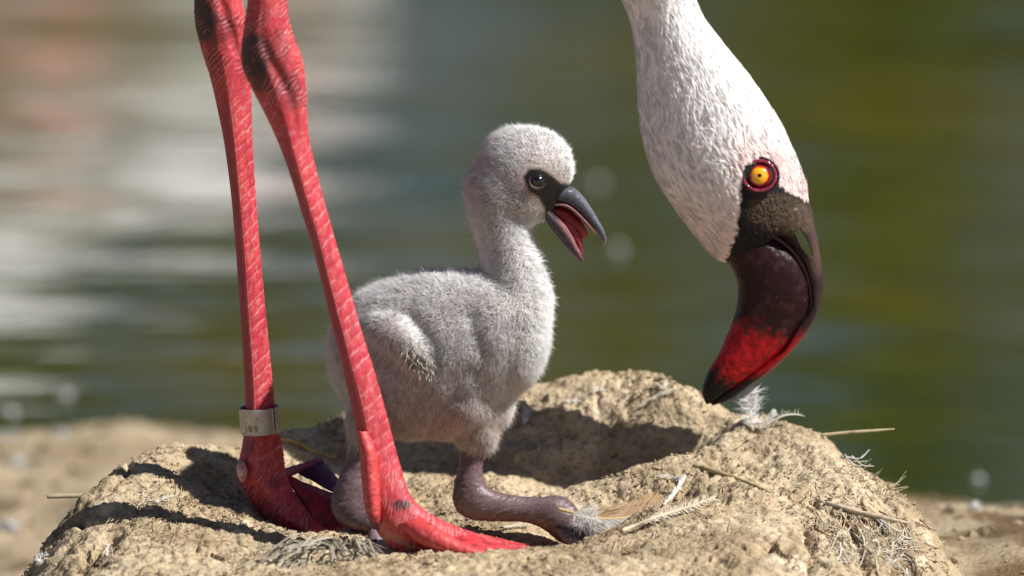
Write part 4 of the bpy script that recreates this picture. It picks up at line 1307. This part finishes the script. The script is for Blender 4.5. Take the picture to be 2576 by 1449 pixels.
Ve, Qe, Te = ellipsoid((0, 0, 0), (.0035, .0035, .0035), 40, 48)
ce2 = mix(np.array([0.004, 0.003, 0.003]), np.array([0.012, 0.008, 0.007]), sstep(17, 21, np.arccos(np.clip(nrm(Ve) @ -CF, -1, 1)) * .0035 / KPX))
ceye = obj('eye', mesh_np('eye', Ve + cec, Qe, Te, col=ce2), M_EYE, chick, label='round black eye')
la = np.linspace(math.radians(150), math.radians(345), 50)
lidp = cec - CF * 0.0026 + (np.cos(la)[:, None] * CR + np.sin(la)[:, None] * CU) * 20 * KPX
Vr, Qr, Tr = tube(lidp, .00055 * np.sin(np.linspace(0.15, 3.0, 50)) + .0001, 10)
obj('eyelid', mesh_np('eyelid', Vr, Qr, Tr, col=np.array([0.07, 0.045, 0.04])), M_CHICKSKIN, ceye)

# ------------------------------------------------------------------ loose feathers, straws and fibres on the nest
def drape(pts, n=40, lift=0.0008):
    """pixel path laid on the nest surface"""
    c = resample(np.array(pts, float), n)
    w = np.array([on_nest(x, y) for x, y in c])
    k = np.ones(7) / 7
    for j in range(3):
        e = np.concatenate([np.full(3, w[0, j]), w[:, j], np.full(3, w[-1, j])])
        w[:, j] = np.convolve(e, k, 'valid')
    return w + np.array([0, -0.3, 1.0]) * lift


def air(pts, n=40):
    """free path through (px, py, Y)"""
    c = resample(np.array(pts, float), n)
    return P(c[:, 0], c[:, 1], c[:, 2])


def feather(name, path, label, category='feather', group=None, left=40, right=40, col=(.78, .75, .70), col2=None, shaft=.00045, nb=160, start=.15, curl=0.35, slant=0.7, wid=.00028, face=None, shaftcol=None, ragged=0.3):
    n = len(path)
    t_ = thing(name, path[0], label, category, group)
    tn = nrm(np.gradient(path, axis=0))
    fc_ = nrm(np.array([0.25, -0.8, 0.6])) if face is None else nrm(np.asarray(face, float))
    V, Q, T = tube(path, shaft * np.linspace(1.0, 0.25, n), 8)
    obj('shaft', mesh_np('shaft', V, Q, T, col=np.array(shaftcol if shaftcol is not None else (.72, .66, .52))), M_FIBRE, t_)
    bases, D1, D2, L, Cc = [], [], [], [], []
    for k in range(nb):
        t = start + (1 - start) * (k + random.random()) / nb
        for sgn, wpx in ((-1, left), (1, right)):
            if wpx <= 0:
                continue
            i = min(int(t * (n - 1)), n - 1)
            side = nrm(np.cross(tn[i], fc_)) * sgn
            prof = min(1.0, (1.08 - t) * 3.2) * min(1.0, 0.35 + (t - start) * 4)
            d1 = nrm(side + tn[i] * slant + np.random.RandomState(k * 2 + (sgn > 0)).normal(0, 0.10 + 0.25 * ragged, 3))
            d2 = nrm(d1 + tn[i] * 0.4 + np.random.RandomState(k * 3 + 50 + (sgn > 0)).normal(0, curl, 3))
            bases.append(path[i]); D1.append(d1); D2.append(d2); L.append(wpx * KPX * prof * random.uniform(1 - ragged, 1.08)); Cc.append(np.array(col2 if (col2 is not None and sgn > 0) else col) * random.uniform(0.85, 1.1))
    bases, D1, D2, L, Cc = map(np.array, (bases, D1, D2, L, Cc))
    obj('barbs', needles('barbs', bases, D1, D2, L, wid, np.clip(Cc, 0, 0.9), np.broadcast_to(fc_, bases.shape), 0.5), M_FIBRE, t_, kind='stuff')
    return t_


def straw(name, path, rad, label, category, col=(.56, .44, .24), group=None, flat=1.0):
    n = len(path)
    r = rad * (1 + 0.16 * pnoise(path * 400)) * np.interp(np.linspace(0, 1, n), [0, .06, .8, 1], [.8, 1, .8, .35])
    V, Q, T = tube(path, r, 10)
    c = mix(np.array(col), np.array(col) * 0.55, sstep(0.0, 0.7, fbm(V * 260, 2)))
    o = obj(name, mesh_np(name, V, Q, T, col=c), M_STRAW, label=label, category=category)
    if group:
        o['group'] = group
    return o


feather('downy_feather', air([(1893, 1070, .070), (1884, 1030, .068), (1882, 995, .067), (1880, 962, .068)]), 'white downy feather standing upright beside the tip of the dark bill', left=58, right=62, nb=150, start=.02, curl=.75, slant=.35, wid=.00022, ragged=.6, col=(.84, .82, .78))
feather('curled_feather', air([(1940, 1072, .064), (1952, 1056, .063), (1975, 1045, .063), (2002, 1043, .064), (2024, 1047, .064)]), 'white curled bare quill on the nest rim right of the downy feather', left=26, right=0, nb=26, start=.0, curl=.7, slant=-.2, wid=.00026, ragged=.6, shaft=.0007, shaftcol=(.78, .74, .64))
feather('splayed_feather', air([(1870, 1064, .068), (1900, 1066, .064), (1925, 1062, .062), (1945, 1046, .062), (1950, 1030, .063)]), 'white splayed barbs lying flat at the foot of the downy feather', left=28, right=22, nb=70, start=.0, curl=.5, slant=.8, wid=.00028, ragged=.6, col=(.84, .81, .76))
feather('contour_feather', air([(1404, 1280, -.020), (1450, 1292, -.0215), (1510, 1304, -.021), (1570, 1302, -.018), (1625, 1287, -.014), (1668, 1268, -.010)]), 'brown and white contour feather lying over the toes of the chick', left=84, right=92, nb=420, start=.14, curl=.08, slant=1.25, wid=.00062, ragged=.14, col=(.46, .30, .15), col2=(.60, .57, .51), shaft=.0008, shaftcol=(.70, .52, .25), face=(0.1, -0.75, 0.65))
feather('down_tuft', air([(1440, 1296, -.022), (1465, 1300, -.024), (1500, 1306, -.024)]), 'pale downy fluff at the base of the brown and white feather', left=60, right=66, nb=170, start=.0, curl=.6, slant=.4, wid=.00020, ragged=.6, col=(.66, .62, .56))
feather('twisted_feather', drape([(1668, 1280), (1690, 1258), (1706, 1238), (1715, 1222), (1726, 1204)], lift=.002), 'white twisted feather lying above the brown and white feather', left=22, right=14, nb=60, start=.0, curl=.35, slant=1.6, wid=.0005, ragged=.4, col=(.86, .82, .74))
feather('crumpled_feather', drape([(1722, 1205), (1700, 1214), (1680, 1206), (1655, 1208)], lift=.002), 'white crumpled wisp hooked on the twisted feather', left=16, right=14, nb=24, start=.0, curl=.6, slant=1.2, wid=.0004, ragged=.6, col=(.82, .78, .70))
feather('straggly_feather', drape([(1560, 1352), (1600, 1336), (1650, 1316), (1705, 1298), (1760, 1280), (1805, 1262)], lift=.003), 'cream straggly feather with wet split barbs along the inner nest edge', left=30, right=34, nb=52, start=.22, curl=.45, slant=1.1, wid=.00055, ragged=.5, col=(.78, .70, .56), shaft=.0009, shaftcol=(.74, .64, .46))
feather('fan_feather', drape([(1318, 1084), (1322, 1062), (1324, 1042)], lift=.0035), 'small white ribbed fan of a feather stuck to the back wall of the bowl', left=26, right=26, nb=26, start=.0, curl=.2, slant=1.8, wid=.0008, ragged=.2, col=(.80, .74, .66))
for pth, lab in (([(1600, 1035), (1640, 1010), (1685, 992), (1705, 985)], 'thin white feather wisp on the back rim, highest of the wisps'), ([(1405, 1028), (1430, 1016), (1462, 1018)], 'short white wisp curled on the back rim beside the chick'),
                 ([(1645, 970), (1665, 980), (1680, 972)], 'tiny white hooked wisp on the crest of the back rim'), ([(1490, 996), (1505, 985), (1518, 990)], 'small white fluff lying between two wisps on the back rim'),
                 ([(365, 1262), (392, 1270), (420, 1258), (440, 1254)], 'grey curled feather scrap on the left flank of the nest'), ([(1255, 1336), (1300, 1330), (1345, 1324)], 'thin white wisp below the tarsus of the chick'),
                 ([(268, 1408), (272, 1375)], 'white splinter of feather standing on the lower left flank')):
    feather('feather_wisp', drape(pth, lift=.0016), lab, left=18, right=14, nb=22, start=.05, curl=.6, slant=1.2, wid=.00035, ragged=.6, col=(.80, .76, .68))
feather('pale_fluff', drape([(92, 1430), (105, 1412), (118, 1404)], lift=.002), 'white fluff caught on the lowest left edge of the nest', left=26, right=26, nb=40, start=0, curl=.6, slant=.3, wid=.0003, ragged=.6)

straw('quill_stub', air([(118, 1249, .020), (160, 1248, .020), (205, 1247, .020), (262, 1245, .022)]), .0012, 'thick tan quill stub poking out of the left flank of the nest', 'quill', (.55, .45, .28))
straw('straw_stalk', air([(2040, 1098, .058), (2080, 1093, .056), (2140, 1087, .054), (2200, 1083, .053), (2250, 1079, .052)]), .00075, 'long pale straw stalk sticking out over the water from the right rim', 'straw', (.70, .60, .38))
straw('half_buried_twig', drape([(1742, 1172), (1790, 1186), (1840, 1202), (1890, 1222), (1945, 1243)], lift=.0006), .0013, 'tan half buried twig across the right plateau of the nest', 'twig', (.50, .40, .21))
straw('dark_slope_twig', drape([(700, 1112), (740, 1116), (775, 1136), (815, 1150), (850, 1160)], lift=.0015), .0009, 'yellowish twig on the shaded slope between the legs of the adult', 'twig', (.52, .38, .14))
straw('flank_twig', drape([(2075, 1270), (2140, 1288), (2210, 1306), (2290, 1322)], lift=.0012), .0012, 'pale twig lying among the fibres on the right flank', 'twig', (.66, .56, .40))


def strands(name, label, category, seeds, dirs, lens, rad, cols, lift=.001, wander=.5, parent=None, nseg=7, out=0.0):
    """many dry fibres following the nest surface; nobody could count them"""
    Vs, Qs, Cs, nn_ = [], [], [], 0
    for k, (x, y) in enumerate(seeds):
        a = dirs[k]; L = lens[k]
        pth = []
        cx_, cy_ = x, y
        lf = lift
        for j in range(nseg):
            w_ = on_nest(cx_, cy_) + np.array([0, -0.3, 1]) * lf
            pth.append(w_)
            a += random.gauss(0, wander * 0.35)
            lf += out * random.random()
            cx_ += math.cos(a) * L / nseg; cy_ += math.sin(a) * L / nseg
        pth = np.array(pth)
        e = np.vstack([pth[:1], pth, pth[-1:]])
        pth = (e[:-2] + 2 * e[1:-1] + e[2:]) / 4
        V, Q, _t = tube(pth, rad[k] * np.linspace(1, 0.35, nseg), 5, caps=False)
        Vs.append(V); Qs.append(Q + nn_); nn_ += len(V); Cs.append(np.repeat(cols[k][None], len(V), 0))
    o = obj(name, mesh_np(name, np.concatenate(Vs), np.concatenate(Qs), col=np.concatenate(Cs)), M_STRAW, parent, kind='stuff')
    if label:
        o['label'] = label; o['category'] = category
    return o


rs = random.Random(11)
seeds, dirs, lens, rad, cols = [], [], [], [], []
pal = [(.62, .55, .43), (.50, .39, .24), (.42, .31, .18), (.26, .14, .08), (.56, .46, .31), (.72, .67, .58)]
for k in range(230):
    u_ = rs.random()
    x = 2040 + 260 * u_ + rs.gauss(0, 26); y = 1275 + 110 * u_ + rs.gauss(0, 42)
    seeds.append((x, y)); dirs.append(rs.gauss(0.85, 0.28)); lens.append(rs.uniform(30, 110)); rad.append(rs.uniform(.00018, .00055)); cols.append(np.array(rs.choice(pal)) * rs.uniform(.8, 1.1))
for k in range(60):
    x = rs.uniform(2100, 2260); y = 1390 + rs.gauss(0, 18)
    seeds.append((x, y)); dirs.append(rs.gauss(0.2, 0.5)); lens.append(rs.uniform(30, 90)); rad.append(rs.uniform(.0002, .0005)); cols.append(np.array(rs.choice(pal[:1] + pal[4:])) * rs.uniform(.7, 1.0))
strands('nest_fibres', None, None, seeds, dirs, lens, rad, cols, lift=.0002, wander=.9, parent=nest)

# rootlets and grass bits in the mud elsewhere
seeds, dirs, lens, rad, cols = [], [], [], [], []
for k in range(150):
    x = rs.choice([rs.uniform(230, 620), rs.uniform(1350, 2100)]); y = rs.uniform(1230, 1440) if x < 700 else rs.uniform(1080, 1440)
    seeds.append((x, y)); dirs.append(rs.uniform(-3.1, 3.1)); lens.append(rs.uniform(10, 55)); rad.append(rs.uniform(.00012, .0003)); cols.append(np.array(rs.choice(pal)) * rs.uniform(.7, 1.1))
for k in range(40):
    x = rs.uniform(250, 400); y = 1340 + rs.gauss(0, 22)
    seeds.append((x, y)); dirs.append(rs.gauss(-0.7, 0.25)); lens.append(rs.uniform(40, 110)); rad.append(rs.uniform(.00015, .0003)); cols.append(np.array(pal[1]) * rs.uniform(.6, 1.1))
strands('rootlets', None, None, seeds, dirs, lens, rad, cols, lift=.0008, wander=.6, parent=nest)

# the bundle of withered feathers on the near edge
wf = thing('withered_feather_bundle', P(840, 1390, -.1), 'grey-cream bundle of withered matted feathers on the near nest edge by the red foot', 'feathers')
BV = Geo()
for k in range(78):
    wide = k < 16
    x = rs.uniform(735, 915); y = 1372 + 0.0012 * (x - 838) ** 2 + rs.gauss(0, 9)
    side = -1 if x < 800 else (1 if x > 880 else rs.choice([-1, -1, 1, 0.3]))
    L = rs.uniform(45, 150) if side < 0 else rs.uniform(25, 95)
    a = math.radians(rs.gauss(30, 22))
    x1 = x + side * L * math.cos(a); y1 = y + L * abs(math.sin(a)) * rs.choice([1, 1, .5]) + 6
    hump = rs.uniform(0, 20)
    yy = -.092 - rs.random() * .008
    jx = lambda: rs.gauss(0, 7)
    path = air([(x, y, yy), (x + (x1 - x) * .3 + jx(), y + (y1 - y) * .2 - hump + jx(), yy - .005), (x + (x1 - x) * .65 + jx(), y + (y1 - y) * .6 - hump * .5 + jx(), yy - .011), (x1, y1, yy - .017)], 18)
    rr = rs.uniform(.0010, .0017) if wide else rs.uniform(.00018, .0006)
    V, Q, T = tube(path, rr * np.interp(np.linspace(0, 1, 18), [0, .2, .7, 1], [.5, 1, .8, .15]) * (1 + .3 * pnoise(path * 300)), 6)
    c_ = np.repeat(path, 6, 0)
    V[:len(c_)] = c_ + (V[:len(c_)] - c_) * (np.array([1, 1, .35]) if wide else 1)
    BV.add(V, Q, T, mix(np.array(rs.choice([(.46, .40, .31), (.54, .48, .38), (.34, .28, .21), (.60, .54, .43)])) * rs.uniform(.7, 1.1), np.array([.25, .2, .14]), sstep(0, .6, fbm(V * 300, 2)) * .6))
obj('strips', BV.mesh('strips'), M_STRAW, wf, kind='stuff')

# frayed dry tufts on the right skyline
for nm, x0, y0, x1, y1, nst, spread, colr, lab in (('frayed_tuft', 2195, 1208, 2282, 1232, 16, .22, (.70, .60, .40), 'frayed yellow straw end sticking out of the right flank over the water'),
                                                   ('wispy_tuft', 2120, 1150, 2182, 1196, 16, .30, (.74, .70, .62), 'grey-white wispy fibres along the right shoulder of the nest'),
                                                   ('curved_wisp', 2186, 1206, 2226, 1178, 2, .10, (.72, .68, .60), 'single pale wisp curving up above the frayed straw end')):
    tt = thing(nm, P(x0, y0, .035), lab, 'straw')
    g_ = Geo()
    for k in range(nst):
        a = math.atan2(y1 - y0, x1 - x0) + rs.gauss(0, spread); L = math.hypot(x1 - x0, y1 - y0) * rs.uniform(.55, 1.1)
        xs, ys = x0 + rs.gauss(0, 7), y0 + rs.gauss(0, 5)
        mx_, my_ = xs + math.cos(a) * L * .55, ys + math.sin(a) * L * .55 + 6
        a2 = a + rs.gauss(-.35, .4)
        p_ = air([(xs, ys, .036), (mx_, my_, .034 + rs.gauss(0, .003)), (mx_ + math.cos(a2) * L * .5, my_ + math.sin(a2) * L * .5, .034 + rs.gauss(0, .005))], 16)
        V, Q, T = tube(p_, rs.uniform(.0002, .00045) * np.linspace(1, .35, 16), 5)
        g_.add(V, Q, T, np.array(colr) * rs.uniform(.75, 1.15))
    obj('fibres', g_.mesh('fibres'), M_STRAW, tt, kind='stuff')

# ------------------------------------------------------------------ scraps on the shore and floating on the pond
def scrap(name, c, size, label, group, cat='feather'):
    n = 90
    b = np.repeat(np.asarray(c)[None], n, 0) + RNG.normal(0, size * .12, (n, 3)) * np.array([1, 1, .3])
    d = nrm(RNG.normal(0, 1, (n, 3)) * np.array([1, .7, .55]) + np.array([0, 0, .25]))
    d2_ = nrm(d + RNG.normal(0, .5, (n, 3)))
    o = obj(name, needles(name, b, d, d2_, RNG.uniform(.5, 1.1, n) * size, .0009, np.full((n, 3), .58) * RNG.uniform(.8, 1.1, (n, 1)), np.broadcast_to(np.array([0.3, -.4, .85]), (n, 3)), .7), M_FIBRE, label=label, category=cat, group=group)
    return o


for (x, y, sz) in ((1505, 465, .0035), (1555, 632, .004), (2463, 1214, .0035), (165, 1000, .004), (30, 1045, .004)):
    c = PZ(x, y, WATER_Z)
    scrap('floating_feather', c + np.array([0, 0, .0015]), sz, 'tiny white feather scrap floating on the green water', 'feather scraps on the water')
for (x, y, sz) in ((45, 1175, .006), (170, 1310, .004), (25, 1335, .006), (155, 1102, .004), (2450, 1284, .004)):
    best = None
    for Yt in np.linspace(0.05, 1.2, 400):
        p_ = P(x, y, Yt)
        if p_[2] <= ground_height(np.array([p_[0]]), np.array([p_[1]]))[0]:
            best = p_; break
    if best is not None:
        scrap('shore_feather', best + np.array([0, 0, .002]), sz, 'small white feather scrap lying on the mud shore', 'feather scraps on the shore')

# ------------------------------------------------------------------ the flock wading behind, seen only as reflections
def wader(x, y, face, h, pinkness, pose):
    """a wading flamingo: body, folded neck, head, two legs"""
    t_ = thing('wading_flamingo', (x, y, WATER_Z), 'white and pink flamingo wading in the pond behind', 'flamingo', 'flamingos wading in the pond')
    g_ = Geo()
    f = face
    def path(pts, n):
        c = crom(np.array(pts, float), np.linspace(0, len(pts) - 1, n))
        return c * np.array([f, 1, 1]) * h + np.array([x, y, WATER_Z])
    def add(pts, rads, n, m, col):
        p_ = path(pts, n)
        r = np.interp(np.linspace(0, 1, n), np.linspace(0, 1, len(rads)), rads) * h
        V, Q, T = tube(p_, r, m)
        c = mix(np.array(col), np.array([.80, .36, .34]), np.clip(sstep(-.3, .4, fbm(V * 9 + x, 2)) * pinkness, 0, 1))
        g_.add(V, Q, T, c)
    add([(-.30, 0, .60), (-.22, 0, .63), (-.10, 0, .66), (.04, 0, .67), (.14, 0, .69), (.20, 0, .72)], [.01, .06, .12, .135, .10, .05], 40, 28, (.92, .91, .90))
    if pose == 0:
        nk = [(.17, 0, .70), (.25, 0, .72), (.29, 0, .80), (.24, 0, .90), (.18, 0, 1.0), (.20, 0, 1.10), (.27, 0, 1.13)]
    else:
        nk = [(.17, 0, .70), (.27, 0, .74), (.34, 0, .66), (.36, 0, .50), (.36, 0, .34), (.38, 0, .22), (.43, 0, .16)]
    add(nk, [.045, .036, .03, .027, .026, .028, .034], 60, 16, (.82, .76, .74))
    hx, hy, hz = nk[-1]
    add([(hx - .02, 0, hz), (hx + .03, 0, hz - .01), (hx + .06, 0, hz - .04)], [.025, .036, .02], 14, 14, (.82, .76, .74))
    for sy in (-.035, .04):
        add([(-.02, sy, .58), (0.0, sy, .42), (-.01, sy, .30), (.0, sy, .14), (.01, sy, -.06)], [.022, .012, .018, .010, .012], 40, 10, (.70, .10, .13))
    obj('body', g_.mesh('wader_body'), [M_PLUME], t_)
    b_ = path([(hx + .055, 0, hz - .035), (hx + .09, 0, hz - .075), (hx + .08, 0, hz - .13)], 14)
    V, Q, T = tube(b_, np.linspace(.018, .004, 14) * h, 12)
    obj('bill', mesh_np('wader_bill', V, Q, T, col=np.array([.05, .02, .02])), M_BILL, t_)


wader(-0.62, 5.60, -1, 1.0, .05, 0)
wader(-0.70, 6.28, -1, 1.0, 1.5, 0)
wader(-0.80, 7.6, -1, 1.0, .6, 0)
wader(-1.05, 5.75, -1, 1.0, .2, 0)
wader(-0.42, 6.40, -1, 1.0, .35, 0)

# ------------------------------------------------------------------ wooded far bank (its dark green fills the reflections)
def foliage_material():
    m, nt, bs, out = material('bank_leaves')
    at = nd(nt, 'ShaderNodeAttribute', attribute_name='Col')
    lk(nt, at.outputs['Color'], bs.inputs['Base Color'])
    bs.inputs['Roughness'].default_value = 0.7
    bs.inputs['Specular IOR Level'].default_value = 0.1
    return m


rt = np.random.default_rng(21)
lv, lc = [], []
nclump = 520
ccx = rt.uniform(-26, 26, nclump); ccy = rt.uniform(31, 37, nclump); ccz = 0.2 + rt.uniform(0, 1, nclump) * (6.6 + 1.8 * np.sin(ccx * 0.9 + 2.2) - 0.9 * sstep(-1, 4, ccx))
for k in range(nclump):
    n = 46
    p_ = rt.normal(0, 1, (n, 3)); p_ = nrm(p_) * rt.uniform(.55, 1.0, (n, 1)) * np.array([1.25, 1.1, .95])
    c = np.array([ccx[k], ccy[k], ccz[k]]) + p_
    nn2 = nrm(p_ + rt.normal(0, .7, (n, 3)))
    a = nrm(np.cross(nn2, rt.normal(0, 1, (n, 3)))); b = np.cross(nn2, a)
    s_ = rt.uniform(.12, .30, (n, 1))
    lv.append(np.stack([c - a * s_, c + b * s_ * .55, c + a * s_, c - b * s_ * .55], 1).reshape(-1, 3))
    base = np.array([.050, .068, .016]) * rt.uniform(.6, 1.5) * np.array([rt.uniform(.8, 1.5), 1, 1])
    lc.append(np.repeat(base[None] * rt.uniform(.7, 1.3, (n, 1)), 4, 0))
lv = np.concatenate(lv); lc = np.concatenate(lc)
wood = obj('wooded_bank', mesh_np('wooded_bank', lv, np.arange(len(lv)).reshape(-1, 4), smooth=False, col=lc), foliage_material(), kind='stuff', label='dense dark green trees along the far bank of the pond', category='trees')
tg_ = Geo()
for k in range(26):
    x = -25 + 2 * k + rt.normal(0, .5); y = 33.5 + rt.normal(0, 1)
    pth = np.array([(x, y, -.2), (x + rt.normal(0, .2), y, 2.5), (x + rt.normal(0, .5), y, 5.5), (x + rt.normal(0, .8), y, 8.5)])
    V, Q, T = tube(crom(pth, np.linspace(0, 3, 12)), np.linspace(.24, .06, 12), 8)
    tg_.add(V, Q, T, np.array([.10, .075, .05]))
    # understorey mass behind the leaves keeps the wood closed
obj('trunks', tg_.mesh('trunks'), vcol_material('bark', noise_scale=6, bump=0), wood, kind='stuff')
